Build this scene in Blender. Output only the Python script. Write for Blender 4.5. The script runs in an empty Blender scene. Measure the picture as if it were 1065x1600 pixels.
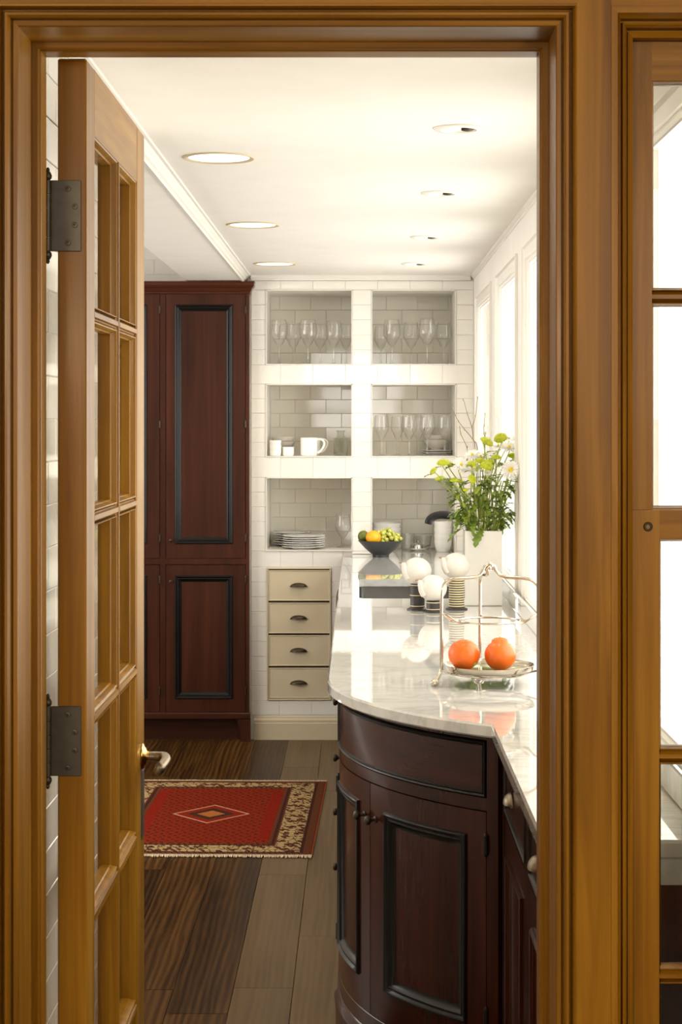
import bpy, bmesh, math, random
from mathutils import Vector, Matrix
random.seed(7)
sc = bpy.context.scene
COL = sc.collection
PI = math.pi
# ------------------------------------------------------------------ camera
EYE = 1.567; F = 2800.0; VX, VY = 561.0, 660.0
cd = bpy.data.cameras.new('camera'); cam = bpy.data.objects.new('camera', cd); COL.objects.link(cam)
cd.sensor_fit = 'VERTICAL'; cd.sensor_height = 36.0; cd.lens = F / 1600 * 36.0
cd.shift_y = -(800 - VY) / 1600; cd.shift_x = -(VX - 532.5) / 1600
cd.clip_start = 0.05; cd.clip_end = 200
cam.location = (0, 0, EYE); cam.rotation_euler = (PI / 2, 0, 0)
sc.camera = cam
# ------------------------------------------------------------------ world and light
w = bpy.data.worlds.new('daylight'); sc.world = w; w.use_nodes = True
w.node_tree.nodes['Background'].inputs[0].default_value = (1.0, 0.955, 0.90, 1)
w.node_tree.nodes['Background'].inputs[1].default_value = 4.6
sc.view_settings.view_transform = 'Standard'; sc.view_settings.look = 'None'
sc.view_settings.exposure = 0.28; sc.view_settings.gamma = 1.0; sc.view_settings.use_curve_mapping = False
sc.cycles.use_denoising = True
sc.cycles.max_bounces = 10; sc.cycles.transparent_max_bounces = 24; sc.cycles.caustics_reflective = False; sc.cycles.caustics_refractive = False
sc.cycles.sample_clamp_indirect = 6.0

def portal(loc, rot, sx, sy):   # guides the daylight of the sky through a window opening
    l = bpy.data.lights.new('window_portal', 'AREA'); l.shape = 'RECTANGLE'; l.size = sx; l.size_y = sy; l.cycles.is_portal = True
    o = bpy.data.objects.new('window_portal', l); COL.objects.link(o); o.location = loc; o.rotation_euler = rot
    return o
WINDOWS = [(7.692, 8.523), (6.44, 7.265), (5.22, 6.064), (3.98, 4.81), (2.95, 3.56)]
WZ0, WZ1 = 0.985, 2.107
for a, b in WINDOWS: portal((0.605, (a + b) / 2, (WZ0 + WZ1) / 2), (0, PI / 2, 0), WZ1 - WZ0, b - a)
# high windows of the room the picture is taken from
FW = [(-2.8, -1.3), (-.75, .75), (1.3, 2.8)]; FZ0, FZ1 = 1.58, 2.72
for a, b in FW: portal(((a + b) / 2, -3.55, (FZ0 + FZ1) / 2), (PI / 2, 0, 0), b - a, FZ1 - FZ0)
# unseen window added at far left to light the cupboard and bay
portal((-3.05, 6.4, 1.75), (0, -PI / 2, 0), 1.7, 3.0)
for x, y, z, e in ((-1.1, -.4, 1.85, 40.0), (1.3, -.2, 1.85, 40.0)):   # unseen warm fill lights added behind the camera to brighten the woodwork
    l = bpy.data.lights.new('warm_fill', 'POINT'); l.energy = e; l.color = (1.0, .74, .42); l.shadow_soft_size = .16
    o = bpy.data.objects.new('warm_fill', l); COL.objects.link(o); o.location = (x, y, z)

# ------------------------------------------------------------------ mesh helpers
WL = {}
def P(px, py, y):
    return Vector(((px - VX) * y / F, y, EYE - (py - VY) * y / F))
def PX(px, y): return (px - VX) * y / F
def PZ(py, y): return EYE - (py - VY) * y / F

class MB:
    def __init__(s): s.v = []; s.f = []; s.sm = []
    def add(s, vs, fs, smooth=False):
        n = len(s.v); s.v += [tuple(v) for v in vs]
        for f in fs: s.f.append(tuple(i + n for i in f)); s.sm.append(smooth)
        return s
    def box(s, x0, x1, y0, y1, z0, z1):
        return s.add([(x, y, z) for x in (x0, x1) for y in (y0, y1) for z in (z0, z1)],
                     [(0, 1, 3, 2), (4, 6, 7, 5), (0, 4, 5, 1), (2, 3, 7, 6), (0, 2, 6, 4), (1, 5, 7, 3)])
    def cbox(s, x0, x1, y0, y1, z0, z1, c=.003):
        lo = (x0, y0, z0); hi = (x1, y1, z1); vs = []; ix = {}
        for sx in (0, 1):
            for sy in (0, 1):
                for sz in (0, 1):
                    sg = (sx, sy, sz)
                    for a in range(3):
                        p = []
                        for k in range(3):
                            e = hi[k] if sg[k] else lo[k]
                            if k != a: e += -c if sg[k] else c
                            p.append(e)
                        ix[sg, a] = len(vs); vs.append(p)
        fs = []
        for a in range(3):
            b, d = (a + 1) % 3, (a + 2) % 3
            for sa in (0, 1):
                q = []
                for sb, sd in ((0, 0), (1, 0), (1, 1), (0, 1)):
                    g = [0, 0, 0]; g[a] = sa; g[b] = sb; g[d] = sd; q.append(ix[tuple(g), a])
                fs.append(q)
            for sb in (0, 1):
                for sd in (0, 1):
                    g0 = [0, 0, 0]; g0[a] = 0; g0[b] = sb; g0[d] = sd; g1 = list(g0); g1[a] = 1
                    fs.append((ix[tuple(g0), b], ix[tuple(g1), b], ix[tuple(g1), d], ix[tuple(g0), d]))
        for sx in (0, 1):
            for sy in (0, 1):
                for sz in (0, 1): fs.append(tuple(ix[(sx, sy, sz), a] for a in range(3)))
        return s.add(vs, fs)
    def loft(s, rings, close=True, caps=True, smooth=False):
        n = len(rings[0]); vs = [p for r in rings for p in r]; fs = []
        for i in range(len(rings) - 1):
            for j in range(n if close else n - 1):
                k = (j + 1) % n
                fs.append((i * n + j, i * n + k, (i + 1) * n + k, (i + 1) * n + j))
        if caps:
            fs.append(tuple(range(n - 1, -1, -1))); fs.append(tuple((len(rings) - 1) * n + j for j in range(n)))
        return s.add(vs, fs, smooth)
    def lathe(s, prof, c=(0, 0, 0), n=24, axis=(0, 0, 1), smooth=True, caps=False):
        q = Vector((0, 0, 1)).rotation_difference(Vector(axis).normalized()); c = Vector(c)
        rings = []
        for r, z in prof:
            r = max(r, 1e-5)
            rings.append([c + q @ Vector((r * math.cos(2 * PI * k / n), r * math.sin(2 * PI * k / n), z)) for k in range(n)])
        return s.loft(rings, True, caps, smooth)
    def tube(s, pts, rad, n=8, caps=True, smooth=True):
        pts = [Vector(p) for p in pts]; m = len(pts)
        if not hasattr(rad, '__len__'): rad = [rad] * m
        rings = []; up = None
        for i, p in enumerate(pts):
            t = (pts[min(i + 1, m - 1)] - pts[max(i - 1, 0)]).normalized()
            if up is None:
                up = Vector((0, 0, 1)) if abs(t.z) < .9 else Vector((1, 0, 0))
            a = t.cross(up)
            if a.length < 1e-6: a = t.orthogonal()
            a.normalize(); b = a.cross(t).normalized(); up = b
            rings.append([p + (a * math.cos(2 * PI * k / n) + b * math.sin(2 * PI * k / n)) * rad[i] for k in range(n)])
        return s.loft(rings, True, caps, smooth)
    def ball(s, c, r, n=16, sq=(1, 1, 1)):
        c = Vector(c); rings = []
        for i in range(n // 2 + 1):
            a = -PI / 2 + PI * i / (n // 2); rr = max(math.cos(a), 1e-4)
            rings.append([c + Vector((r * sq[0] * rr * math.cos(2 * PI * k / n), r * sq[1] * rr * math.sin(2 * PI * k / n), r * sq[2] * math.sin(a))) for k in range(n)])
        return s.loft(rings, True, False, True)
    def slab(s, mp, u0, u1, v0, v1, d0, d1, nu=1, c=.0015):
        c = min(c, abs(d1 - d0) * .45); rings = []
        for i in range(nu + 1):
            u = u0 + (u1 - u0) * i / nu
            rings.append([mp(u, v0, d0), mp(u, v1, d0), mp(u, v1, d1 - c), mp(u, v1 - c, d1), mp(u, v0 + c, d1), mp(u, v0, d1 - c)])
        return s.loft(rings, smooth=nu > 1)
    def frame(s, mp, u0, u1, v0, v1, prof, nu=1, su=1.0, close=True):
        rings = []
        for ins, d in prof:
            a, b, lo, hi = u0 + ins * su, u1 - ins * su, v0 + ins, v1 - ins
            r = [mp(a + (b - a) * i / nu, lo, d) for i in range(nu + 1)] + [mp(b - (b - a) * i / nu, hi, d) for i in range(nu + 1)]
            rings.append(r)
        if close: rings.append(rings[0])
        return s.loft(rings, True, False, nu > 1)
    def build(s, name, mat, parent=None, origin=None, sharp=40):
        if parent is not None: off = WL[parent]
        elif origin is not None: off = Vector(origin)
        else:
            xs = [v[0] for v in s.v]; ys = [v[1] for v in s.v]; zs = [v[2] for v in s.v]
            off = Vector(((min(xs) + max(xs)) / 2, (min(ys) + max(ys)) / 2, min(zs)))
        me = bpy.data.meshes.new(name)
        me.from_pydata([tuple(Vector(v) - off) for v in s.v], [], s.f)
        for p, f in zip(me.polygons, s.sm): p.use_smooth = f
        bm = bmesh.new(); bm.from_mesh(me)
        bmesh.ops.recalc_face_normals(bm, faces=bm.faces); bm.to_mesh(me); bm.free()
        if any(s.sm): me.set_sharp_from_angle(angle=math.radians(sharp))
        me.materials.append(M[mat] if isinstance(mat, str) else mat)
        o = bpy.data.objects.new(name, me); COL.objects.link(o)
        if parent is not None: o.parent = parent
        else: o.location = off
        WL[o] = off
        return o

def tag(o, label, cat, group=None, kind=None):
    o['label'] = label; o['category'] = cat
    if group: o['group'] = group
    if kind: o['kind'] = kind
    return o
def thing(name, label, cat, loc=(0, 0, 0), group=None, kind=None):
    o = bpy.data.objects.new(name, None); COL.objects.link(o); o.location = loc; o.empty_display_size = .05
    WL[o] = Vector(loc); return tag(o, label, cat, group, kind)
def dup(root, loc, rz=0.0):
    r = root.copy(); COL.objects.link(r); r.location = loc; r.rotation_euler = (0, 0, rz); WL[r] = Vector(loc)
    for ch in list(root.children):
        c = ch.copy(); COL.objects.link(c); c.parent = r
        for g in list(ch.children):
            d = g.copy(); COL.objects.link(d); d.parent = c
    return r
def bez(p, n=14):
    """Catmull-Rom through the points"""
    p = [Vector(q) for q in p]; q = [2 * p[0] - p[1]] + p + [2 * p[-1] - p[-2]]; out = []
    for i in range(1, len(q) - 2):
        for k in range(n):
            t = k / n
            out.append(.5 * ((2 * q[i]) + (q[i + 1] - q[i - 1]) * t + (2 * q[i - 1] - 5 * q[i] + 4 * q[i + 1] - q[i + 2]) * t * t + (3 * q[i] - q[i - 1] - 3 * q[i + 1] + q[i + 2]) * t ** 3))
    out.append(p[-1]); return out

# ------------------------------------------------------------------ materials
M = {}
def nmat(name):
    m = bpy.data.materials.new(name); m.use_nodes = True; M[name] = m
    nt = m.node_tree; return m, nt, nt.nodes['Principled BSDF']
def plain(name, col, rough=.5, metal=0.0, coat=0.0, spec=.5, noise=0.0, nscale=30, bump=0.0, sub=0.0):
    m, nt, b = nmat(name)
    b.inputs['Base Color'].default_value = (*col, 1); b.inputs['Roughness'].default_value = rough
    b.inputs['Metallic'].default_value = metal; b.inputs['Coat Weight'].default_value = coat
    b.inputs['Coat Roughness'].default_value = .06; b.inputs['Specular IOR Level'].default_value = spec
    if sub:
        b.inputs['Subsurface Weight'].default_value = sub; b.inputs['Subsurface Scale'].default_value = .01
    tc = nt.nodes.new('ShaderNodeTexCoord')
    n = nt.nodes.new('ShaderNodeTexNoise'); n.inputs['Scale'].default_value = nscale; n.inputs['Detail'].default_value = 4
    nt.links.new(tc.outputs['Object'], n.inputs['Vector'])
    r = nt.nodes.new('ShaderNodeValToRGB'); k = noise
    r.color_ramp.elements[0].position = .3; r.color_ramp.elements[1].position = .7
    r.color_ramp.elements[0].color = (*[c * (1 - k) for c in col], 1); r.color_ramp.elements[1].color = (*[min(1, c * (1 + k)) for c in col], 1)
    nt.links.new(n.outputs['Fac'], r.inputs['Fac']); nt.links.new(r.outputs['Color'], b.inputs['Base Color'])
    if bump:
        bp = nt.nodes.new('ShaderNodeBump'); bp.inputs['Strength'].default_value = bump; bp.inputs['Distance'].default_value = .002
        nt.links.new(n.outputs['Fac'], bp.inputs['Height']); nt.links.new(bp.outputs['Normal'], b.inputs['Normal'])
    return m
def wood(name, cols, axis, rough=.35, coat=.3, scale=1.0, vary=0.0, bump=.05, spec=.5, dist=.6, grain=0.0):
    m, nt, b = nmat(name); L = nt.links.new
    tc = nt.nodes.new('ShaderNodeTexCoord'); mp = nt.nodes.new('ShaderNodeMapping')
    sl = [34 * scale] * 3; 
    for q in axis: sl['xyz'.index(q)] = 1.6 * scale
    mp.inputs['Scale'].default_value = sl; L(tc.outputs['Object'], mp.inputs['Vector'])
    oi = nt.nodes.new('ShaderNodeObjectInfo')
    ml = nt.nodes.new('ShaderNodeMath'); ml.operation = 'MULTIPLY'; ml.inputs[1].default_value = 37.0; L(oi.outputs['Random'], ml.inputs[0])
    L(ml.outputs[0], mp.inputs['Location'])
    n = nt.nodes.new('ShaderNodeTexNoise'); n.inputs['Scale'].default_value = 1.0; n.inputs['Detail'].default_value = 6; n.inputs['Roughness'].default_value = .6
    n.inputs['Distortion'].default_value = dist; b.inputs['Specular IOR Level'].default_value = spec
    L(mp.outputs['Vector'], n.inputs['Vector'])
    mp2 = nt.nodes.new('ShaderNodeMapping'); s2 = [5.5 * scale] * 3; 
    for q in axis: s2['xyz'.index(q)] = .9 * scale
    mp2.inputs['Scale'].default_value = s2; L(tc.outputs['Object'], mp2.inputs['Vector']); L(ml.outputs[0], mp2.inputs['Location'])
    n2 = nt.nodes.new('ShaderNodeTexNoise'); n2.inputs['Scale'].default_value = 1.0; n2.inputs['Detail'].default_value = 2; L(mp2.outputs['Vector'], n2.inputs['Vector'])
    mx = nt.nodes.new('ShaderNodeMath'); mx.operation = 'MULTIPLY_ADD'; mx.inputs[1].default_value = .55
    L(n.outputs['Fac'], mx.inputs[0]); m3 = nt.nodes.new('ShaderNodeMath'); m3.operation = 'MULTIPLY'; m3.inputs[1].default_value = .45
    L(n2.outputs['Fac'], m3.inputs[0]); L(m3.outputs[0], mx.inputs[2])
    fac = mx.outputs[0]
    if grain:   # cathedral figure of sawn oak
        m4 = nt.nodes.new('ShaderNodeMapping'); m4.inputs['Scale'].default_value = (1.0, .10, 1.0); L(tc.outputs['Object'], m4.inputs['Vector']); L(ml.outputs[0], m4.inputs['Location'])
        wv = nt.nodes.new('ShaderNodeTexWave'); wv.wave_type = 'BANDS'; wv.bands_direction = 'X'; wv.inputs['Scale'].default_value = 15; wv.inputs['Distortion'].default_value = 7.0; wv.inputs['Detail'].default_value = 2; wv.inputs['Detail Scale'].default_value = .8
        L(m4.outputs[0], wv.inputs['Vector'])
        mg = nt.nodes.new('ShaderNodeMath'); mg.operation = 'MULTIPLY_ADD'; mg.inputs[1].default_value = grain; sb = nt.nodes.new('ShaderNodeMath'); sb.operation = 'SUBTRACT'; sb.inputs[1].default_value = .5
        L(wv.outputs['Fac'], sb.inputs[0]); L(sb.outputs[0], mg.inputs[0]); L(fac, mg.inputs[2]); fac = mg.outputs[0]
    r = nt.nodes.new('ShaderNodeValToRGB'); e = r.color_ramp.elements
    e[0].position = .34; e[0].color = (*cols[0], 1); e[1].position = .66; e[1].color = (*cols[-1], 1)
    if len(cols) == 3: k = e.new(.5); k.color = (*cols[1], 1)
    L(fac, r.inputs['Fac'])
    out = r.outputs['Color']
    if vary:
        hs = nt.nodes.new('ShaderNodeHueSaturation'); mr = nt.nodes.new('ShaderNodeMapRange')
        mr.inputs['To Min'].default_value = 1 - vary; mr.inputs['To Max'].default_value = 1 + vary
        L(oi.outputs['Random'], mr.inputs['Value']); L(mr.outputs[0], hs.inputs['Value']); L(out, hs.inputs['Color']); out = hs.outputs['Color']
    L(out, b.inputs['Base Color'])
    b.inputs['Roughness'].default_value = rough; b.inputs['Coat Weight'].default_value = coat; b.inputs['Coat Roughness'].default_value = .12
    bp = nt.nodes.new('ShaderNodeBump'); bp.inputs['Strength'].default_value = bump; bp.inputs['Distance'].default_value = .001
    L(n.outputs['Fac'], bp.inputs['Height']); L(bp.outputs['Normal'], b.inputs['Normal'])
    return m
HON = [(.15, .062, .0035), (.28, .128, .008), (.41, .205, .017)]
for ax in 'xyz': wood('honey_' + ax, HON, ax, .36, .06, spec=.27)
MAH = [(.016, .0030, .0012), (.034, .0066, .0024), (.060, .0128, .0042)]
for ax in ('x', 'y', 'z', 'xy'): wood('mahogany_' + ax, MAH, ax, .22, .2, spec=.2)
ARM = [(.030, .0075, .0035), (.052, .0135, .006), (.078, .021, .009)]
for ax in 'xz': wood('armoire_' + ax, ARM, ax, .3, .12, spec=.25)
plain('ebony', (.008, .007, .006), .3, coat=.05, noise=.2, spec=.25)
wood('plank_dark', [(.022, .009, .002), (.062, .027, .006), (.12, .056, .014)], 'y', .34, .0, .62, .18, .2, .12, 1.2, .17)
wood('plank_sheen', [(.075, .042, .014), (.125, .074, .029), (.16, .10, .045)], 'y', .34, .0, .62, .1, .15, .14, 1.2, .08)  # boards coloured paler to stand in for the white wall's sheen
plain('plaster', (.85, .82, .765), .7, noise=.02, nscale=6)
plain('paint', (.82, .79, .73), .32, noise=.02, nscale=8)
plain('cream', (.64, .55, .38), .38, noise=.03, nscale=8)
plain('grout', (.74, .71, .64), .8, noise=.04)
plain('tile', (.84, .815, .755), .07, coat=.5, noise=.025, nscale=7, spec=.6, bump=.02)
plain('tile_niche_lifted', (.90, .865, .76), .06, coat=.5, noise=.03, nscale=7, spec=.6, bump=.02)  # same tile as the wall, colour lifted to brighten the shaded niche backs
plain('bronze', (.07, .055, .038), .42, metal=.85, noise=.2)
plain('dark_bronze', (.03, .024, .018), .4, metal=.7, noise=.2)
plain('gunmetal', (.10, .092, .075), .45, metal=.75, noise=.12, nscale=60)
plain('brass', (.85, .55, .16), .16, metal=1, noise=.08)
plain('pewter', (.27, .22, .155), .38, metal=1, noise=.15)
plain('steel', (.16, .16, .15), .38, metal=1, noise=.05)
plain('silver', (.60, .53, .43), .16, metal=1, noise=.05)
plain('chrome', (.8, .79, .76), .06, metal=1)
plain('porcelain', (.91, .90, .87), .15, coat=.5, noise=.01)
plain('bisque', (.70, .655, .59), .35, coat=.2, noise=.015)
plain('bowl_black', (.025, .027, .03), .35, coat=.2, noise=.2)
plain('rubber', (.009, .008, .008), .45, spec=.3, noise=.15)
plain('band_black', (.035, .032, .03), .4, noise=.15)
plain('band_cream', (.78, .66, .40), .4, noise=.05)
plain('beak', (.33, .20, .13), .4, noise=.1)
plain('orange', (.85, .145, .005), .38, noise=.10, nscale=40, bump=.6, coat=.15)
plain('orange_far', (.90, .40, .01), .4, noise=.06, nscale=120, bump=.3)
plain('avocado', (.12, .15, .02), .5, noise=.4, nscale=90, bump=.6)
plain('grape', (.50, .52, .10), .2, noise=.15, nscale=60, coat=.3, sub=.15)
plain('stem', (.38, .46, .09), .5, noise=.2)
plain('leaf', (.13, .20, .02), .45, noise=.35, nscale=50)
plain('leaf_light', (.27, .34, .04), .45, noise=.3, nscale=50)
plain('mum', (.42, .47, .008), .6, noise=.25, nscale=120)
plain('petal', (.90, .89, .84), .6, noise=.02)
plain('pollen', (.80, .62, .02), .6, noise=.2, nscale=200)
plain('twig', (.20, .11, .05), .6, noise=.25)
plain('bud', (.40, .38, .08), .5, noise=.2)
plain('fringe', (.74, .62, .44), .8, noise=.15, nscale=90)
plain('tray_glass', (.22, .27, .12), .08, coat=.6, noise=.1)
plain('wallpaint', (.72, .66, .55), .75, noise=.03)
plain('slate', (.45, .44, .40), .4, noise=.1)
def thin_glass(name, tint=(.97, .98, .96), ior=1.45, boost=1.0, rough=.0):
    m, nt, b = nmat(name); nt.nodes.remove(b); L = nt.links.new
    o = nt.nodes['Material Output']
    t = nt.nodes.new('ShaderNodeBsdfTransparent'); t.inputs[0].default_value = (*tint, 1)
    g = nt.nodes.new('ShaderNodeBsdfGlossy'); g.inputs['Roughness'].default_value = rough
    f = nt.nodes.new('ShaderNodeFresnel'); ge = nt.nodes.new('ShaderNodeNewGeometry')
    mr = nt.nodes.new('ShaderNodeMapRange'); mr.inputs['To Min'].default_value = ior; mr.inputs['To Max'].default_value = 1 / ior
    L(ge.outputs['Backfacing'], mr.inputs['Value']); L(mr.outputs[0], f.inputs['IOR'])
    k = nt.nodes.new('ShaderNodeMath'); k.operation = 'MULTIPLY'; k.inputs[1].default_value = boost; k.use_clamp = True
    x = nt.nodes.new('ShaderNodeMixShader')
    L(f.outputs[0], k.inputs[0]); L(k.outputs[0], x.inputs[0]); L(t.outputs[0], x.inputs[1]); L(g.outputs[0], x.inputs[2]); L(x.outputs[0], o.inputs[0])
    return m
thin_glass('pane', (.98, .985, .97), 1.4)
thin_glass('stemware', (.992, .992, .988), 1.5, 2.3)
thin_glass('door_pane', (.99, .985, .95), 1.12)
thin_glass('cut_glass', (.93, .935, .90), 1.55, 1.6)
def emit(name, col, st):
    m, nt, b = nmat(name); b.inputs['Base Color'].default_value = (*col, 1)
    b.inputs['Emission Color'].default_value = (*col, 1); b.inputs['Emission Strength'].default_value = st; return m
emit('bulb', (1.0, .88, .66), 2.2)
emit('bulb_small', (1.0, .93, .82), 1.6)
# marble
def marble():
    m, nt, b = nmat('marble'); L = nt.links.new
    tc = nt.nodes.new('ShaderNodeTexCoord'); mp = nt.nodes.new('ShaderNodeMapping'); mp.inputs['Rotation'].default_value = (0, 0, .5)
    mp.inputs['Scale'].default_value = (2.2, 4.6, 3); L(tc.outputs['Object'], mp.inputs['Vector'])
    n = nt.nodes.new('ShaderNodeTexNoise'); n.inputs['Scale'].default_value = 1.5; n.inputs['Detail'].default_value = 8; n.inputs['Distortion'].default_value = 1.4
    L(mp.outputs[0], n.inputs['Vector'])
    s = nt.nodes.new('ShaderNodeMath'); s.operation = 'SUBTRACT'; s.inputs[1].default_value = .5; L(n.outputs['Fac'], s.inputs[0])
    a = nt.nodes.new('ShaderNodeMath'); a.operation = 'ABSOLUTE'; L(s.outputs[0], a.inputs[0])
    r = nt.nodes.new('ShaderNodeValToRGB'); e = r.color_ramp.elements
    e[0].position = 0; e[0].color = (.55, .55, .53, 1); e[1].position = .10; e[1].color = (.69, .68, .65, 1)
    k = e.new(.03); k.color = (.64, .635, .61, 1)
    L(a.outputs[0], r.inputs['Fac']); L(r.outputs[0], b.inputs['Base Color'])
    b.inputs['Roughness'].default_value = .03; b.inputs['Specular IOR Level'].default_value = .6
    b.inputs['Coat Weight'].default_value = .55; b.inputs['Coat Roughness'].default_value = .02
marble()
# striped rug, colours woven in bands from the edge inwards
RW, RL = .87, 1.34
def rug_mat():
    m, nt, b = nmat('rug_weave'); L = nt.links.new; N = nt.nodes.new
    def mth(op, a, bb=None, c=None):
        n = N('ShaderNodeMath'); n.operation = op
        for i, q in enumerate((a, bb, c)):
            if q is None: continue
            if isinstance(q, (int, float)): n.inputs[i].default_value = q
            else: L(q, n.inputs[i])
        return n.outputs[0]
    def mix(f, c1, c2):
        n = N('ShaderNodeMix'); n.data_type = 'RGBA'
        L(f, n.inputs[0])
        for i, c in ((6, c1), (7, c2)):
            if isinstance(c, tuple): n.inputs[i].default_value = (*c, 1)
            else: L(c, n.inputs[i])
        return n.outputs[2]
    tc = N('ShaderNodeTexCoord'); sp = N('ShaderNodeSeparateXYZ'); L(tc.outputs['Object'], sp.inputs[0]); x, y = sp.outputs[0], sp.outputs[1]
    ax, ay = mth('ABSOLUTE', x), mth('ABSOLUTE', y)
    d = mth('MINIMUM', mth('SUBTRACT', RW / 2, ax), mth('SUBTRACT', RL / 2, ay))
    vo = N('ShaderNodeTexVoronoi'); vo.inputs['Scale'].default_value = 26; L(tc.outputs['Object'], vo.inputs['Vector'])
    vo2 = N('ShaderNodeTexVoronoi'); vo2.inputs['Scale'].default_value = 34; vo2.feature = 'DISTANCE_TO_EDGE'; L(tc.outputs['Object'], vo2.inputs['Vector'])
    wx = mth('SINE', mth('MULTIPLY', x, 2 * PI / .036)); wy = mth('SINE', mth('MULTIPLY', y, 2 * PI / .056))
    wx2 = mth('SINE', mth('MULTIPLY', mth('ADD', x, mth('MULTIPLY', y, .6)), 2 * PI / .027))
    motif = mth('GREATER_THAN', mth('MULTIPLY', mth('ADD', wx, mth('MULTIPLY', wx2, .5)), wy), .42)
    field = mix(motif, (.19, .019, .007), (.075, .015, .007))
    edge_red = mth('MULTIPLY', mth('GREATER_THAN', ax, .215), mth('LESS_THAN', ay, .43))
    field = mix(mth('MULTIPLY', edge_red, .75), field, (.20, .012, .006))
    dia = mth('ADD', mth('DIVIDE', ax, .155), mth('DIVIDE', ay, .165))
    field = mix(mth('LESS_THAN', dia, 1.0), field, (.55, .30, .20))
    field = mix(mth('LESS_THAN', dia, .93), field, (.20, .019, .007))
    field = mix(mth('LESS_THAN', dia, .62), field, (.05, .022, .016))
    field = mix(mth('LESS_THAN', dia, .36), field, (.36, .12, .03))
    cream = mix(mth('GREATER_THAN', mth('ADD', vo.outputs['Distance'], mth('MULTIPLY', wx2, .12)), .42), (.055, .018, .010), (.42, .30, .14))
    cream = mix(mth('LESS_THAN', vo2.outputs['Distance'], .06), cream, (.12, .05, .025))
    thin = mix(mth('GREATER_THAN', mth('SINE', mth('MULTIPLY', mth('ADD', x, y), 300)), .2), (.06, .012, .008), (.17, .07, .03))
    c = mix(mth('GREATER_THAN', d, .172), thin, field)
    c = mix(mth('GREATER_THAN', d, .160), (.05, .016, .012), c)
    c = mix(mth('GREATER_THAN', d, .148), thin, c)
    c = mix(mth('GREATER_THAN', d, .142), (.05, .016, .012), c)
    c = mix(mth('GREATER_THAN', d, .044), cream, c)
    c2 = mix(mth('GREATER_THAN', d, .142), cream, c)
    c3 = mix(mth('GREATER_THAN', d, .048), (.05, .018, .013), c2)
    c4 = mix(mth('GREATER_THAN', d, .036), thin, c3)
    c5 = mix(mth('GREATER_THAN', d, .010), (.11, .022, .012), c4)
    c6 = mix(mth('GREATER_THAN', d, .004), (.26, .07, .02), c5)
    nz = N('ShaderNodeTexNoise'); nz.inputs['Scale'].default_value = 160; L(tc.outputs['Object'], nz.inputs['Vector'])
    hs = N('ShaderNodeHueSaturation'); L(c6, hs.inputs['Color']); L(mth('MULTIPLY_ADD', nz.outputs['Fac'], .7, .65), hs.inputs['Value'])
    L(hs.outputs[0], b.inputs['Base Color']); b.inputs['Roughness'].default_value = .95; b.inputs['Specular IOR Level'].default_value = .03
    bp = N('ShaderNodeBump'); bp.inputs['Strength'].default_value = .5; bp.inputs['Distance'].default_value = .003
    L(nz.outputs['Fac'], bp.inputs['Height']); L(bp.outputs[0], b.inputs['Normal'])
rug_mat()

# ------------------------------------------------------------------ room shell
CEIL = 2.295; YB = 8.86; XR = .565; XL = -.55; NB = .42
S = dict(kind='structure')
# kitchen floor: boards running away from the doorway
fl = MB().box(-3.0, .8, 2.56, 9.6, -.06, -.022).build('floor', 'plank_dark')
tag(fl, 'wide dark oak board floor of the kitchen', 'floor', **S)
def plank(x0, x1, y0, y1, mat):
    MB().cbox(x0 + .0005, x1 - .0005, y0 + .0005, y1 - .0005, -.022, random.uniform(-.0005, 0), .0011).build('plank', mat, fl)
BW = .165
for k in range(-4, 15):
    x1 = -.018 - k * BW; x0 = x1 - BW
    if x1 < -2.6 or x0 > .6: continue
    y = 2.56 - random.uniform(0, 1.0); y = max(y, 2.56 - .0)
    cuts = [2.56]; y = 2.56 + random.uniform(.5, 1.6)
    if k == 3: y = 4.95
    if k == 2: y = 4.75
    while y < 8.9: cuts.append(y); y += random.uniform(1.2, 2.3)
    cuts.append(9.5)
    for a, b in zip(cuts, cuts[1:]):
        plank(x0, x1, a, b, 'plank_sheen' if -.36 < x0 + .08 < 0 else 'plank_dark')
# ceiling, its lower strip over the left side and the higher bay beyond it
c = MB(); c.box(-.845, .62, 2.78, 9.3, CEIL, 2.9); ce = c.build('ceiling', 'plaster')
tag(ce, 'white painted flat kitchen ceiling with recessed lights', 'ceiling', **S)
bm_ = MB().box(-.848, -.569, 2.78, 9.3, 2.262, 2.2945).build('ceiling_beam', 'plaster')
tag(bm_, 'white dropped ceiling strip above the tall dark cupboard', 'beam', **S)
cl = MB().box(-3.0, -.69, 2.78, 9.6, 2.9, 3.0).build('ceiling_bay', 'plaster')
tag(cl, 'raised ceiling part at far left above the cupboard', 'ceiling', **S)
cr = [(-.575, 2.2555), (-.566, 2.2555), (-.564, 2.264), (-.557, 2.268), (-.555, 2.276), (-.547, 2.284), (-.545, 2.288), (-.537, 2.290), (-.535, 2.2955), (-.575, 2.2955)]
t = MB().loft([[(x, y, z) for x, z in cr] for y in (2.79, 8.853)]).build('trim_1', 'paint')
tag(t, 'white crown moulding running along the left edge of the ceiling', 'moulding', **S)
cr = [(XR, 2.274), (.561, 2.274), (.560, 2.280), (.553, 2.286), (.551, 2.2945), (XR, 2.2945)]
t = MB().loft([[(x, y, z) for x, z in cr] for y in (2.79, 8.853)]).build('trim_2', 'paint')
tag(t, 'white crown moulding above the window wall on the right', 'moulding', **S)
cr = [(8.853, 2.268), (8.848, 2.268), (8.847, 2.275), (8.838, 2.283), (8.836, 2.2945), (8.853, 2.2945)]
t = MB().loft([[(x, y, z) for y, z in cr] for x in (-.536, .549)]).build('trim_3', 'paint')
tag(t, 'white crown moulding above the tiled niches on the back wall', 'moulding', **S)
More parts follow.
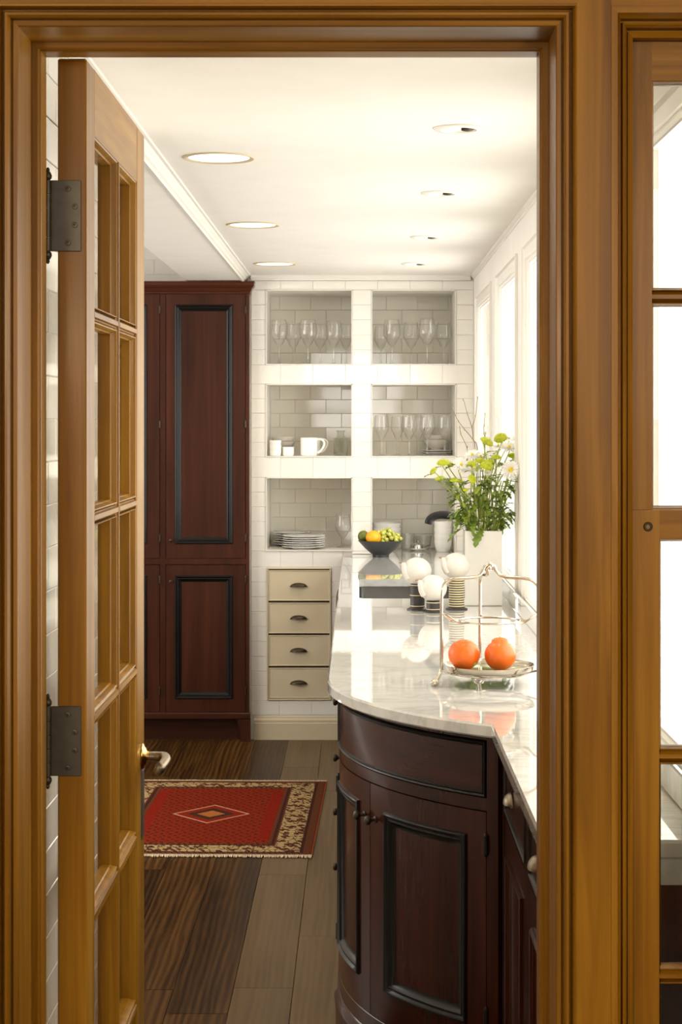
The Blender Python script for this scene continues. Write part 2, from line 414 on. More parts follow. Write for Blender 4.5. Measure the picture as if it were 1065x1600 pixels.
# back wall with six niches
def bz(py): return EYE - (py - VY) * YB / F
def bx(px): return (px - VX) * YB / F
NX = [(bx(415), bx(550)), (bx(580), bx(712))]
NZ = [(bz(570), bz(453)), (bz(714), bz(600)), (bz(861), bz(746))]
wb = MB()
X0w = -.552
wb.box(X0w, NX[0][0], YB, YB + NB, 0, CEIL); wb.box(NX[0][1], NX[1][0], YB, YB + NB, 0, CEIL); wb.box(NX[1][1], .72, YB, YB + NB, 0, CEIL)
for a, b in NX:
    zs = [CEIL] + [z for n in NZ for z in (n[1], n[0])] + [0]
    for i in range(0, len(zs), 2):
        lo = zs[i + 1] if i + 1 < len(zs) else 0
        if i == 6 and a > 0: wb.box(a, b, YB, YB + NB, 0, .884)
        elif i == 6: wb.box(a, b, YB, YB + NB, 0, zs[6])
        else: wb.box(a, b, YB, YB + NB, lo, zs[i])
wb.box(X0w, .72, YB + NB, YB + NB + .1, 0, CEIL)
wb.box(-3.0, X0w, 9.35, 9.5, 0, 2.9)
wbk = wb.build('wall_back', 'grout'); tag(wbk, 'white tiled back wall with six recessed open niches', 'wall', **S)
TC = {}
def tile(parent, u0, u1, v0, v1, plane, mat='tile', t=.0035, g=.0012):
    """plane: ('y', Y) faces the doorway, ('x', X) faces right"""
    u0 += g / 2; u1 -= g / 2; v0 += g / 2; v1 -= g / 2
    wu, wv = round(u1 - u0, 4), round(v1 - v0, 4)
    if wu < .006 or wv < .006: return
    key = (wu, wv, plane[0], mat)
    if key not in TC:
        me = MB()
        if plane[0] == 'y': me.cbox(-wu / 2, wu / 2, -t, 0, -wv / 2, wv / 2, .0012)
        else: me.cbox(0, t, -wu / 2, wu / 2, -wv / 2, wv / 2, .0012)
        o = me.build('tile', mat, None, (0, 0, 0)); TC[key] = o.data; bpy.data.objects.remove(o)
    o = bpy.data.objects.new('tile', TC[key]); COL.objects.link(o); o.parent = parent
    uc, vc = (u0 + u1) / 2, (v0 + v1) / 2
    p = Vector((uc, plane[1], vc)) if plane[0] == 'y' else Vector((plane[1], uc, vc))
    tl = .011 if mat == 'tile_niche_lifted' else .0035
    j = random.uniform(-tl, tl)
    o.location = p - WL[parent]; o.rotation_euler = (random.uniform(-tl, tl), 0, j) if plane[0] == 'y' else (0, random.uniform(-.003, .003), j)
def rowtiles(parent, u0, u1, v0, v1, plane, phase, mat='tile', pitch=.160):
    u = u0 - (pitch - phase % pitch if phase % pitch else 0)
    while u < u1 - .004:
        tile(parent, max(u, u0), min(u + pitch, u1), v0, v1, plane, mat); u += pitch
FP = ('y', YB)
xa, xb = bx(392), XR - .001
JX = bx(438)
def zrows(z0, z1, n): return [(z0 + (z1 - z0) * i / n, z0 + (z1 - z0) * (i + 1) / n) for i in range(n)]
ph = (JX - xa)
rowtiles(wbk, xa, -.045, bz(1117), bz(1095), FP, ph - .006)
DX0, DX1, DZ0, DZ1 = bx(417), bx(517), bz(1093.5), bz(887)
for lo, hi in zrows(bz(1095), bz(886), 9):
    tile(wbk, xa, DX0, lo, hi, FP); tile(wbk, DX1, -.045, lo, hi, FP)
rowtiles(wbk, xa, -.082, bz(886), NZ[2][0], FP, ph)
for ni, (lo3, hi3) in enumerate(NZ):
    for lo, hi in zrows(lo3 if ni < 2 else NZ[2][0], hi3, 5):
        tile(wbk, xa, NX[0][0], lo, hi, FP); tile(wbk, NX[0][1], NX[1][0], lo, hi, FP); tile(wbk, NX[1][1], xb, lo, hi, FP)
tile(wbk, NX[0][1], NX[1][0], .916, NZ[2][0], FP); tile(wbk, NX[1][1], xb, .916, NZ[2][0], FP)
rowtiles(wbk, xa, xb, NZ[2][1], NZ[1][0], FP, ph); rowtiles(wbk, xa, xb, NZ[1][1], NZ[0][0], FP, ph)
rowtiles(wbk, xa, xb, NZ[0][1], 2.268, FP, ph)
for ci, (a, b) in enumerate(NX):   # tiled backs and painted linings of the niches
    for ni, (lo3, hi3) in enumerate(NZ):
        lo3 = .915 if (ni == 2 and ci) else lo3
        for i, (lo, hi) in enumerate(zrows(lo3, hi3, 5)):
            rowtiles(wbk, a, b, lo, hi, ('y', YB + NB), .08 * (i % 2) + .05 + .03 * ci, 'tile_niche_lifted')
        m = MB(); e = .0075; t_ = .004
        m.box(a, a + t_, YB - e, YB + NB, lo3, hi3); m.box(b - t_, b, YB - e, YB + NB, lo3, hi3); m.box(a, b, YB - e, YB + NB, hi3 - t_, hi3)
        if not (ni == 2 and ci): m.box(a, b, YB - e - .002, YB + NB, lo3, lo3 + t_)
        m.build('niche_lining', 'paint', wbk)
for i, (lo, hi) in enumerate(zrows(2.262, 2.868, 8)): rowtiles(wbk, -1.95, X0w, lo, hi, ('y', 9.35), .08 * (i % 2))
# left wall beside the open door
wl = MB().box(-.70, XL - .006, 2.78, 4.5, 0, 2.262).build('wall_left', 'grout'); tag(wl, 'white tiled wall just behind the open door', 'wall', **S)
for i, (lo, hi) in enumerate(zrows(.12, 2.262, 28)): rowtiles(wl, 2.785, 4.5, lo, hi, ('x', XL - .006), .08 * (i % 2))
t = MB().box(XL - .006, XL + .006, 2.79, 4.5, 0, .12).build('baseboard_left', 'paint'); tag(t, 'white baseboard behind the open door', 'baseboard', **S)
wf = MB(); wf.box(-3.1, -3.0, 2.78, 4.9, 0, 3); wf.box(-3.1, -3.0, 7.9, 9.5, 0, 3); wf.box(-3.1, -3.0, 4.9, 7.9, 0, .9); wf.box(-3.1, -3.0, 4.9, 7.9, 2.6, 3)  # opening left for the window added to light this side
tag(wf.build('wall_far_left', 'wallpaint'), 'plain pale wall at the far left of the kitchen', 'wall', **S)
# right wall with five windows
wr = MB(); SASH = .05
wr.box(XR, .60, 2.78, YB, 0, WZ0 - SASH); wr.box(XR, .60, 2.78, YB, WZ1 + SASH, CEIL)
ys = sorted([v for a, b in WINDOWS for v in (a - SASH, b + SASH)]); ys = [2.78] + ys + [YB]
for i in range(0, len(ys), 2): wr.box(XR, .60, ys[i], ys[i + 1], WZ0 - SASH, WZ1 + SASH)
tag(wr.build('wall_right', 'plaster'), 'white window wall on the right above the counter', 'wall', **S)
def mR(u, v, d): return Vector((XR - d, u, v))
wn = ['farthest tall window beside the tiled back wall', 'tall window second from the back wall, behind the flowers', 'tall window at the right edge of the doorway', 'tall kitchen window hidden behind the wooden post', 'nearest kitchen window seen through the side panel glass']
for i, (a, b) in enumerate(WINDOWS):
    r = thing('window_%d' % (i + 2), 'bright white-framed ' + wn[i], 'window', (XR, (a + b) / 2, WZ0), **S)
    MB().frame(mR, a - SASH, b + SASH, WZ0 - SASH, WZ1 + SASH, [(-.012, .0), (-.012, .010), (-.004, .012), (0, .006), (.002, .004), (.034, .004), (.036, -.002), (.042, -.003), (.046, -.010), (.05, -.012), (.05, -.03), (-.0, -.03)]).build('window_frame', 'paint', r)
    MB().box(XR + .016, XR + .02, a - .005, b + .005, WZ0 - .005, WZ1 + .005).build('pane', 'pane', r)
# baseboard under the drawers
pr = [(YB, 0), (YB - .018, 0), (YB - .018, .082), (YB - .015, .085), (YB - .0165, .090), (YB - .016, .098), (YB - .011, .106), (YB - .010, .1135), (YB, .1135)]
t = MB().loft([[(x, y, z) for y, z in pr] for x in (bx(397), -.045)]).build('baseboard_back', 'cream'); tag(t, 'cream moulded baseboard below the drawers', 'baseboard', **S)

# ------------------------------------------------------------------ door wall: casing, jambs, stops, header, post
OX0, OX1, OZ = -.48, .272, EYE + .56
D1 = thing('trim_4', 'honey-stained wooden door frame with moulded casing around the opening', 'door frame', (0, 2.66, 0), **S)
CAS = [(.012, 2.602), (.012, 2.592), (.0135, 2.5885), (.019, 2.587), (.0195, 2.592), (.0215, 2.592), (.022, 2.577), (.025, 2.5715), (.0285, 2.5715), (.031, 2.576), (.0315, 2.583), (.034, 2.583), (.0345, 2.569), (.037, 2.562), (.039, 2.560), (.12, 2.560), (.12, 2.602)]
JMB = [(.0122, 2.6022), (.05, 2.6022), (.05, 2.79), (.0122, 2.79)]
STP = [(.0125, 2.696), (.004, 2.696), (.0025, 2.698), (.0025, 2.704), (.0005, 2.706), (0, 2.708), (0, 2.75), (.0125, 2.75)]
def side(prof, which, z0=0.0):
    if which == 'L': return MB().loft([[(OX0 - o, y, z0) for o, y in prof], [(OX0 - o, y, OZ + o) for o, y in prof]])
    if which == 'R': return MB().loft([[(OX1 + o, y, z0) for o, y in prof], [(OX1 + o, y, OZ + o) for o, y in prof]])
    return MB().loft([[(OX0 - o, y, OZ + o) for o, y in prof], [(OX1 + o, y, OZ + o) for o, y in prof]])
CASR = [(min(o, .088), y) for o, y in CAS]
for nm, pf in (('casing', CAS), ('jamb', JMB), ('door_stop', STP)):
    side(pf if nm != 'casing' else CAS, 'L').build(nm, 'honey_z', D1)
    side(CASR if nm == 'casing' else pf, 'R').build(nm, 'honey_z', D1)
    side(pf, 'H').build(nm if nm != 'casing' else 'head_casing', 'honey_x', D1)
# side panel with two glazed sashes
SX0, SX1, SZ = .3965, .560, EYE + .558
pw = thing('window_1', 'narrow glazed wooden side panel to the right of the door post', 'window', (.48, 2.63, 0), **S)
SP = [(-.0, 2.66), (-.0, 2.600), (.004, 2.597), (.008, 2.594), (.0085, 2.601), (.0105, 2.601), (.011, 2.584), (.014, 2.577), (.0175, 2.579), (.019, 2.588), (.021, 2.588), (.0215, 2.572), (.025, 2.566), (.0275, 2.560), (.0369, 2.560), (.0369, 2.66)]
MB().loft([[(SX0 - o, y, 0) for o, y in SP], [(SX0 - o, y, SZ + o) for o, y in SP]]).build('casing', 'honey_z', pw)
MB().loft([[(SX1 + o, y, 0) for o, y in SP], [(SX1 + o, y, SZ + o) for o, y in SP]]).build('casing', 'honey_z', pw)
MB().loft([[(SX0 - o, y, SZ + o) for o, y in SP], [(SX1 + o, y, SZ + o) for o, y in SP]]).build('head_casing', 'honey_x', pw)
def sash(z0, z1, wst, wtop, wbot, y0, y1, munt, hole=False):
    def mF(u, v, d): return Vector((u, y0 - d, v))
    a, b = SX0 + .0005, SX1 - .0005
    MB().box(a, a + wst, y0, y1, z0, z1).build('stile', 'honey_z', pw); MB().box(b - wst, b, y0, y1, z0, z1).build('stile', 'honey_z', pw)
    MB().box(a + wst, b - wst, y0 + .0003, y1, z1 - wtop, z1).build('rail', 'honey_x', pw)
    MB().box(a + wst, b - wst, y0 + .0003, y1, z0, z0 + wbot).build('rail', 'honey_x', pw)
    zz = [z0 + wbot] + [q for m_ in munt for q in (m_ - .0095, m_ + .0095)] + [z1 - wtop]
    for m_ in munt:
        pr = [(y0 + .002, m_ - .003), (y0 + .002, m_ + .003), (y0 + .008, m_ + .006), (y0 + .014, m_ + .0095), (y1, m_ + .0095), (y1, m_ - .0095), (y0 + .014, m_ - .0095), (y0 + .008, m_ - .006)]
        MB().loft([[(x, y, z) for y, z in pr] for x in (a + wst, b - wst)]).build('muntin', 'honey_x', pw)
    for i in range(0, len(zz), 2):
        g0, g1 = zz[i], zz[i + 1]
        MB().frame(mF, a + wst, b - wst, g0, g1, [(0, -.004), (.0015, -.004), (.003, -.010), (.0045, -.014), (.0045, -.022), (0, -.022)]).build('glazing_bead', 'honey_z', pw)
        MB().box(a + wst + .001, b - wst - .001, y0 + .017, y0 + .020, g0 + .001, g1 - .001).build('pane', 'pane', pw)
Y1s = 2.612
sash(PZ(838, Y1s), SZ - .001, .031, SZ - .001 - PZ(124, Y1s), PZ(796, Y1s) - PZ(838, Y1s), Y1s + .010, Y1s + .045, [PZ(463.5, Y1s + .01)])
sash(.02, PZ(797, Y1s - .006), .039, PZ(797, Y1s - .006) - PZ(842, Y1s - .006), .12, Y1s - .0065, Y1s + .0095, [PZ(1181, Y1s), PZ(1524, Y1s), PZ(1524, Y1s) - .32])
q = P(1012, 823, Y1s - .007)
MB().lathe([(.0001, .003), (.0035, .003), (.0035, -.002), (.006, -.002), (.007, 0), (.0065, .002)], q, 16, (0, 1, 0)).build('keyhole', 'dark_bronze', pw)
# header above and the plain walls around
t = MB(); t.box(-.62, .62, 2.5605, 2.62, SZ + .0372, 2.42); tag(t.build('trim_5', 'honey_x'), 'honey-stained wooden header board across the top of the doorway', 'header', **S)
wd = MB(); wd.box(-3.0, -.60, 2.565, 2.78, 0, 2.5); wd.box(-.60, .62, 2.62, 2.78, 2.19, 2.8); wd.box(.60, 3.0, 2.565, 2.78, 0, 2.8); wd.box(-.60, -.53, 2.62, 2.78, 0, 2.19); wd.box(.322, .3965, 2.62, 2.78, 0, 2.19); wd.box(.3965, .60, 2.665, 2.78, SZ, 2.19); wd.box(-3, -.6, 2.565, 2.78, 2.5, 3.0)
wd.box(.5605, .60, 2.661, 2.78, 0, SZ)
tag(wd.build('wall_front', 'plaster'), 'plain wall around the wooden doorway', 'wall', **S)
# the room the picture is taken from
tag(MB().box(-3, 3, -3.6, 2.5595, -.06, -.001).build('floor_front_room', 'plank_dark'), 'dark wooden floor on this side of the doorway', 'floor', **S)
tag(MB().box(-3, 3, -3.6, 2.56, 2.8, 2.9).build('ceiling_front_room', 'plaster'), 'ceiling on this side of the doorway', 'ceiling', **S)
for x, nm in ((-3.1, 'left'), (3.0, 'right')):
    f = MB(); f.box(x, x + .1, -3.6, 2.56, 0, 2.8); tag(f.build('wall_front_room_' + nm, 'wallpaint'), 'plain wall to the %s on this side of the doorway' % nm, 'wall', **S)
f = MB(); f.box(-3, 3, -3.6, -3.5, 0, FZ0); f.box(-3, 3, -3.6, -3.5, FZ1, 2.8)
for a, b in ((-3, -2.8), (-1.3, -.75), (.75, 1.3), (2.8, 3)): f.box(a, b, -3.6, -3.5, FZ0, FZ1)
tag(f.build('wall_front_room_back', 'honey_z'), 'wood-panelled wall behind the viewer with high windows', 'wall', **S)

# ------------------------------------------------------------------ the open glazed door
dr = thing('door_1', 'open glazed wooden door with many small panes and dark hinges', 'door', (-.4485, 2.80, 0), **S)
DXF, DXB, DY0, DY1, DZ = -.426, -.471, 2.80, 3.552, OZ + .009
def mD(u, v, d): return Vector((DXF + d, u, v))
def mDb(u, v, d): return Vector((DXB - d, u, v))
MB().cbox(DXB, DXF, DY0, 2.888, .01, DZ, .0025).build('stile', 'honey_z', dr)
k = MB(); k.cbox(-.4595, DXF, 3.437, DY1, .01, DZ, .0025); k.box(DXB, -.457, 3.462, DY1 - .001, .011, DZ - .001); k.build('stile', 'honey_z', dr)
rz = [(.01, .215), (EYE + .461, DZ)]
for a, b in rz: MB().cbox(DXB, DXF - .0003, 2.888, 3.437, a, b, .001).build('rail', 'honey_y', dr)
mz = [1.741, 1.413, 1.090, .769, .447]
GX = -.457
def mprof(c, w=.011): return [(DXF, c - .004), (DXF, c + .004), (DXF - .004, c + .0055), (DXF - .006, c + .008), (DXF - .013, c + .0095), (DXF - .016, c + w), (-.4545, c + w), (-.4555, c + .0025), (-.464, c + .0018), (-.464, c - .0018), (-.4555, c - .0025), (-.4545, c - w), (DXF - .016, c - w), (DXF - .013, c - .0095), (DXF - .006, c - .008), (DXF - .004, c - .0055)]
for m_ in mz:
    for a, b in ((2.888, 3.171), (3.193, 3.437)):
        MB().loft([[(x, y, z) for x, z in mprof(m_)] for y in (a, b)]).build('muntin', 'honey_y', dr)
MB().loft([[(x, y, z) for x, y in mprof(3.182)] for z in (.215, EYE + .461)]).build('muntin', 'honey_z', dr)
zz = [.215] + [q for m_ in reversed(mz) for q in (m_ - .011, m_ + .011)] + [EYE + .461]
for a, b in ((2.888, 3.171), (3.193, 3.437)):
    for i in range(0, len(zz), 2):
        MB().box(GX - .002, GX + .002, a + .001, b - .001, zz[i] + .001, zz[i + 1] - .001).build('pane', 'door_pane', dr)
        MB().frame(mD, a, b, zz[i], zz[i + 1], [(0, -.002), (.002, -.003), (.0035, -.007), (.005, -.012), (.007, -.014), (.007, -.029), (0, -.029)]).build('glazing_bead', 'honey_z', dr)
for z0, z1 in ((1.834, 1.945), (1.015, 1.124)):
    h = MB().cbox(-.4835, -.434, 2.7965, 2.7995, z0, z1, .0008).build('hinge', 'gunmetal', dr)
    k = MB()
    for i in range(5):
        za = z0 + (z1 - z0) * i / 5; zb = z0 + (z1 - z0) * (i + 1) / 5
        k.lathe([(.0001, za + .0006), (.0058, za + .0006), (.0058, zb - .0006), (.0001, zb - .0006)], (-.4855, 2.795, 0), 12)
    k.build('knuckle', 'gunmetal', h)
    for zc, sg in ((z1, 1), (z0, -1)):
        MB().lathe([(.0035, 0), (.0062, .003), (.0066, .007), (.0048, .011), (.0026, .0135), (.0034, .016), (.002, .019), (.0001, .020)], (-.4855, 2.795, zc), 12, (0, 0, sg)).build('finial', 'gunmetal', h)
    for j, (fx, fz) in enumerate(((-.4545, .88), (-.4435, .63), (-.4435, .37), (-.4545, .12))):
        MB().lathe([(.0048, 0), (.0043, .0013), (.0017, .0016), (.0012, .0003), (.0001, .0003)], (fx, 2.7965, z0 + (z1 - z0) * fz), 12, (0, -1, 0)).build('screw', 'gunmetal', h)
hz = .912; hy = 3.515
rose = MB().lathe([(.0001, 0), (.024, 0), (.0255, .002), (.0235, .004), (.019, .0055), (.017, .0075), (.011, .010), (.0095, .014), (.0001, .014)], (DXF, hy, hz), 24, (1, 0, 0)).build('lever_rose', 'brass', dr)
sh = bez([(DXF + .012, hy, hz), (DXF + .030, hy, hz), (DXF + .044, hy - .006, hz + .001), (DXF + .050, hy - .030, hz - .002), (DXF + .044, hy - .060, hz - .010), (DXF + .042, hy - .088, hz - .012), (DXF + .048, hy - .100, hz - .004), (DXF + .044, hy - .094, hz + .002)], 6)
n_ = len(sh); MB().tube(sh, [.0095 if i < 8 else .0075 + .0022 * math.sin(PI * i / n_) for i in range(n_)], 12).build('lever_handle', 'pewter', dr)
MB().frame(mD, hy - .021, hy + .021, hz - .16, hz - .022, [(0, 0), (.001, .002), (.006, .003), (.020, .003), (.020, 0)]).build('lock_plate', 'pewter', dr)

# ------------------------------------------------------------------ cabinets
def ring2(m, mp, o, i, d0, d1, nu=1):
    """flat frame between the outer rectangle o and the inner rectangle i (u0,u1,v0,v1)"""
    def rect(r, d, inset=0):
        a, b, lo, hi = r
        return [mp(a + (b - a) * k / nu, lo, d) for k in range(nu + 1)] + [mp(b - (b - a) * k / nu, hi, d) for k in range(nu + 1)]
    R = [rect(o, d0), rect(o, d1), rect(i, d1), rect(i, d0)]; R.append(R[0])
    return m.loft(R, True, False, nu > 1)
def nrm(mp, u, v): return (mp(u, v, 1) - mp(u, v, 0)).normalized()
MOULD = [(0, -.010), (0, .002), (.002, .006), (.005, .0072), (.008, .006), (.011, .002), (.0135, .001), (.017, .002), (.019, -.001), (.025, -.0065), (.031, -.009), (.033, -.0092), (.033, -.012)]
def cab_door(mp, o, i, parent, mv, su=1.0, nu=1, panel=None, mould='ebony', proud=.0):
    d = ring2(MB(), mp, o, i, -.018, proud, nu).build('door', mv, parent)
    MB().slab(mp, i[0] - .002 * su, i[1] + .002 * su, i[2] - .002, i[3] + .002, -.016, -.0095, nu).build('panel', panel or mv, d)
    MB().frame(mp, i[0] - .003 * su, i[1] + .003 * su, i[2] - .003, i[3] + .003, MOULD, nu, su).build('moulding', mould, d)
    return d
KNOB = [(.0001, 0), (.0085, 0), (.0085, .002), (.0045, .0035), (.004, .012), (.0075, .016), (.0115, .020), (.0125, .0245), (.0105, .0285), (.005, .0305), (.0001, .031)]
def knob(mp, u, v, parent, mat='bronze', s=1.0):
    return MB().lathe([(r * s, z * s) for r, z in KNOB], mp(u, v, 0), 16, nrm(mp, u, v)).build('knob', mat, parent)
def hinge(mp, u, v, parent, mat='dark_bronze', s=1.0):
    c = mp(u, v, .003); k = MB().lathe([(.0001, -.030 * s), (.003 * s, -.029 * s), (.0045 * s, -.024 * s), (.0065 * s, -.022 * s), (.0065 * s, .022 * s), (.0045 * s, .024 * s), (.003 * s, .029 * s), (.0001, .030 * s)], c, 10)
    return k.build('hinge', mat, parent)
def cup_pull(mp, u, v, parent, mat, w=.041, h=.021, dep=.024, su=1.0):
    m = MB(); rings = []
    for i in range(13):
        a = PI * i / 12; row = []
        for j in range(7):
            b = (PI / 2) * j / 6
            row.append(mp(u + w * math.cos(a) * su * (1 - .12 * math.sin(b)), v + h * math.sin(a) * math.cos(b) * 1.0 - .006, dep * math.sin(b) * math.sin(a) ** .6))
        rings.append(row)
    m.loft(rings, False, False, True)
    m.frame(mp, u - w * 1.06 * su, u + w * 1.06 * su, v - .008, v - .004, [(0, 0), (0, .004), (.0015, .004), (.0015, 0)], 1, su)
    return m.build('cup_pull', mat, parent)

# tall dark cupboard on the left of the back wall
AY = 8.80
def ax(px): return (px - VX) * AY / F
def az(py): return EYE - (py - VY) * AY / F
def mA(u, v, d): return Vector((u, AY - d, v))
ar = thing('cupboard', 'tall dark red-brown wooden cupboard with black-moulded panel doors', 'cupboard', (-.97, 9.05, 0))
AX0, AX1 = ax(115), ax(389)
MB().box(AX0 + .004, AX1 - .004, AY + .019, 9.34, az(1118), az(456)).build('carcass', 'armoire_z', ar)
m = MB()
m.slab(mA, AX0, ax(125), az(1118), az(456), -.019, 0); m.slab(mA, ax(384), AX1, az(1118), az(456), -.19, 0); m.slab(mA, ax(250), ax(258.5), az(1118), az(456), -.019, 0)
m.slab(mA, ax(125), ax(384), az(882), az(872.5), -.019, -.0003); m.slab(mA, ax(125), ax(384), az(458.5), az(450), -.019, -.0003); m.slab(mA, ax(125), ax(384), az(1120), az(1112.5), -.019, -.0003)
m.build('face_frame', 'armoire_z', ar)
crn = [(AY + .019, 2.196), (AY - .003, 2.196), (AY - .006, 2.200), (AY - .007, 2.208), (AY - .012, 2.212), (AY - .016, 2.224), (AY - .026, 2.232), (AY - .030, 2.240), (AY - .030, 2.250), (AY - .033, 2.2535), (AY - .033, 2.2585), (AY + .019, 2.2585)]
m = MB(); m.loft([[(AX0 - .02, y, z) for y, z in crn], [(AX1 + (AY - y) * .85, y, z) for y, z in crn]])
m.loft([[(AX1 + (AY - y) * .85, y, z) for y, z in crn], [(AX1 + (AY - y) * .85 if y < AY else AX1 - .01, 8.852, z) for y, z in crn]])
m.build('crown_moulding', 'armoire_x', ar)
m = MB(); m.slab(mA, AX0, AX1 + .006, az(1124), az(1113.5), -.019, .008, 1, .005); m.build('base_moulding', 'armoire_x', ar)
for s_ in (0, 1):
    u0, u1 = (ax(370), AX1 + .006) if s_ else (AX0, AX0 + .06)
    f = MB(); poly = [(u0, az(1124)), (u1, az(1124)), (u1, 0), (u1 - .045, 0), (u1 - .048, .05), (u1 - .055, .075)] if s_ else [(u0, az(1124)), (u1, az(1124)), (u0 + .055, .075), (u0 + .048, .05), (u0 + .045, 0), (u0, 0)]
    f.loft([[(x, y, z) for x, z in poly] for y in (AY - .006, AY + .045)]).build('bracket_foot', 'armoire_z', ar)
MB().box(AX0 + .03, AX1 - .03, AY + .07, AY + .09, 0.0, az(1124)).build('toe_board', 'armoire_x', ar)
for (xa_, xb_) in ((126, 249), (259.5, 383)):
    for lo, hi, plo, phi in ((872, 459, 849, 477), (1112, 883, 1091, 900)):
        o = (ax(xa_), ax(xb_), az(lo), az(hi)); w0 = 15 if xa_ > 200 else 14
        i = (ax(xa_ + 14.5), ax(xb_ - 20.5), az(plo), az(phi))
        d = cab_door(mA, o, i, ar, 'armoire_z')
        knob(mA, ax(xa_ + 7.5), az(844 if hi < 500 else 908), d, 'bronze', .75)
        zs = (484, 663, 841) if hi < 500 else (906, 1080)
        for zz_ in zs: hinge(mA, ax(xb_ + .6), az(zz_), d, 'bronze', .75)

# cream drawers built into the tiled wall
def mB(u, v, d): return Vector((u, YB - d, v))
du = thing('drawer_unit', 'cream painted stack of four small drawers built into the tiled wall', 'drawers', ((DX0 + DX1) / 2, YB, DZ0))
MB().frame(mB, DX0, DX1, DZ0, DZ1, [(0, 0), (0, .010), (.003, .012), (.0065, .010), (.0075, .004), (.0075, 0)]).build('surround', 'cream', du)
MB().slab(mB, DX0 + .006, DX1 - .006, DZ0 + .006, DZ1 - .006, 0, .0012).build('back_panel', 'bronze', du)
for lo, hi in ((938.6, 891), (989.4, 941.6), (1040.2, 992.4), (1090.5, 1043.2)):
    o = (bx(419.6), bx(515), bz(lo), bz(hi))
    d = MB().slab(mB, *o, .0012, .008, 1, .001).build('drawer', 'cream', du)
    MB().frame(mB, *o, [(0, .008), (.001, .0105), (.003, .011), (.005, .0095), (.0055, .008)], close=True).build('bead', 'cream', d)
    cup_pull(lambda u, v, dd: mB(u, v, dd + .008), (o[0] + o[1]) / 2 - .003, (o[2] + o[3]) / 2 + .002, d, 'bronze', .041, .018, .022)

# curved corner cabinet under the round end of the counter
CX, CY, CR = .807, 4.585, .858
def mC(t, v, d): return Vector((CX - (CR + d) * math.cos(math.radians(t)), CY - (CR + d) * math.sin(math.radians(t)), v))
SU = 57.3 / CR
TEND = 53.9
cc = thing('corner_cabinet', 'dark mahogany bow-fronted cabinet under the rounded counter end', 'cabinet', (.15, 4.25, 0))
m = MB(); arc = [mC(TEND * i / 20, 0, -.018) for i in range(21)] + [Vector((.52, 3.88, 0)), Vector((.52, 4.60, 0)), Vector((-.03, 4.60, 0))]
m.loft([[(p.x, p.y, z) for p in arc] for z in (.10, .884)]).build('carcass', 'mahogany_z', cc)
m = MB()
m.slab(mC, 51.95, TEND, .10, .884, -.018, 0, 2); m.slab(mC, -1.0, .5, .10, .884, -.018, 0, 2)
m.slab(mC, .5, 51.95, .872, .884, -.018, -.0002, 16); m.slab(mC, .5, 51.95, .7175, .7475, -.018, -.0002, 16); m.slab(mC, .5, 51.95, .10, .1685, -.018, -.0002, 16)
m.build('face_frame', 'mahogany_z', cc)
dw = MB().slab(mC, .65, 51.8, .749, .8705, -.018, -.001, 16, .001).build('drawer', 'mahogany_xy', cc)
MB().frame(mC, .65, 51.8, .749, .8705, [(0, -.003), (.0, .002), (.002, .0045), (.0045, .003), (.006, .0005), (.0078, .0028), (.0095, .0008), (.0105, -.003)], 20, SU).build('bead_moulding', 'ebony', dw)
for o, i, kn, hu in (((.65, 24.3, .170, .716), (3.6, 19.6, .247, .659), 22.2, .5), ((24.5, 51.8, .170, .716), (29.6, 48.2, .247, .659), 26.3, 51.9)):
    d = cab_door(mC, o, i, cc, 'mahogany_z', SU, 10)
    knob(mC, kn, .635, d, 'bronze', .9)
    for hz_ in (.645, .268): hinge(mC, hu, hz_, d, 'dark_bronze', .9)
pl = [(0, -.03), (0, .010), (.095, .010), (.104, .013), (.112, .012), (.118, .006), (.126, .004), (.132, -.001), (.132, -.03)]
MB().loft([[mC(TEND * i / 20, v, d) for v, d in pl] for i in range(21)], smooth=True).build('plinth', 'mahogany_xy', cc)
# narrow drawer cabinets nearer the door
XN = .312
def mN(u, v, d): return Vector((XN - d, u, v))
for y0, y1, nm in ((3.325, 3.865, 'dark mahogany drawer cabinet with cup pulls beside the bow-fronted cabinet'), (2.80, 3.322, 'dark mahogany drawer cabinet nearest the door post')):
    n = thing('drawer_cabinet', nm, 'cabinet', (.43, (y0 + y1) / 2, 0), 'narrow drawer cabinets')
    MB().box(XN + .019, .52, y0, y1, .0, .884).build('carcass', 'mahogany_z', n)
    m = MB(); m.slab(mN, y0, y0 + .035, .1, .884, -.019, 0); m.slab(mN, y1 - .035, y1, .1, .884, -.019, 0)
    zs = [(.737, .872), (.135, .722)]
    for a, b in zip([.884] + [z[0] for z in zs], [z[1] for z in zs] + [.10]): m.slab(mN, y0 + .035, y1 - .035, b + .001, a - .001, -.019, -.0003)
    m.build('face_frame', 'mahogany_z', n)
    d = MB().slab(mN, y0 + .037, y1 - .037, *zs[0], -.019, -.002).build('drawer', 'mahogany_y', n)
    MB().frame(mN, y0 + .037, y1 - .037, *zs[0], [(0, -.003), (0, .001), (.002, .0035), (.005, .0015), (.007, -.003)]).build('bead_moulding', 'ebony', d)
    cup_pull(mN, (y0 + y1) / 2 + .085, .790, d, 'pewter', .034, .022, .017)
    cab_door(mN, (y0 + .037, y1 - .037, *zs[1]), (y0 + .10, y1 - .10, .20, .655), n, 'mahogany_z', mould='mahogany_z')
    MB().slab(mN, y0, y1, 0, .1, -.019, .008, 1, .006).build('plinth', 'mahogany_y', n)
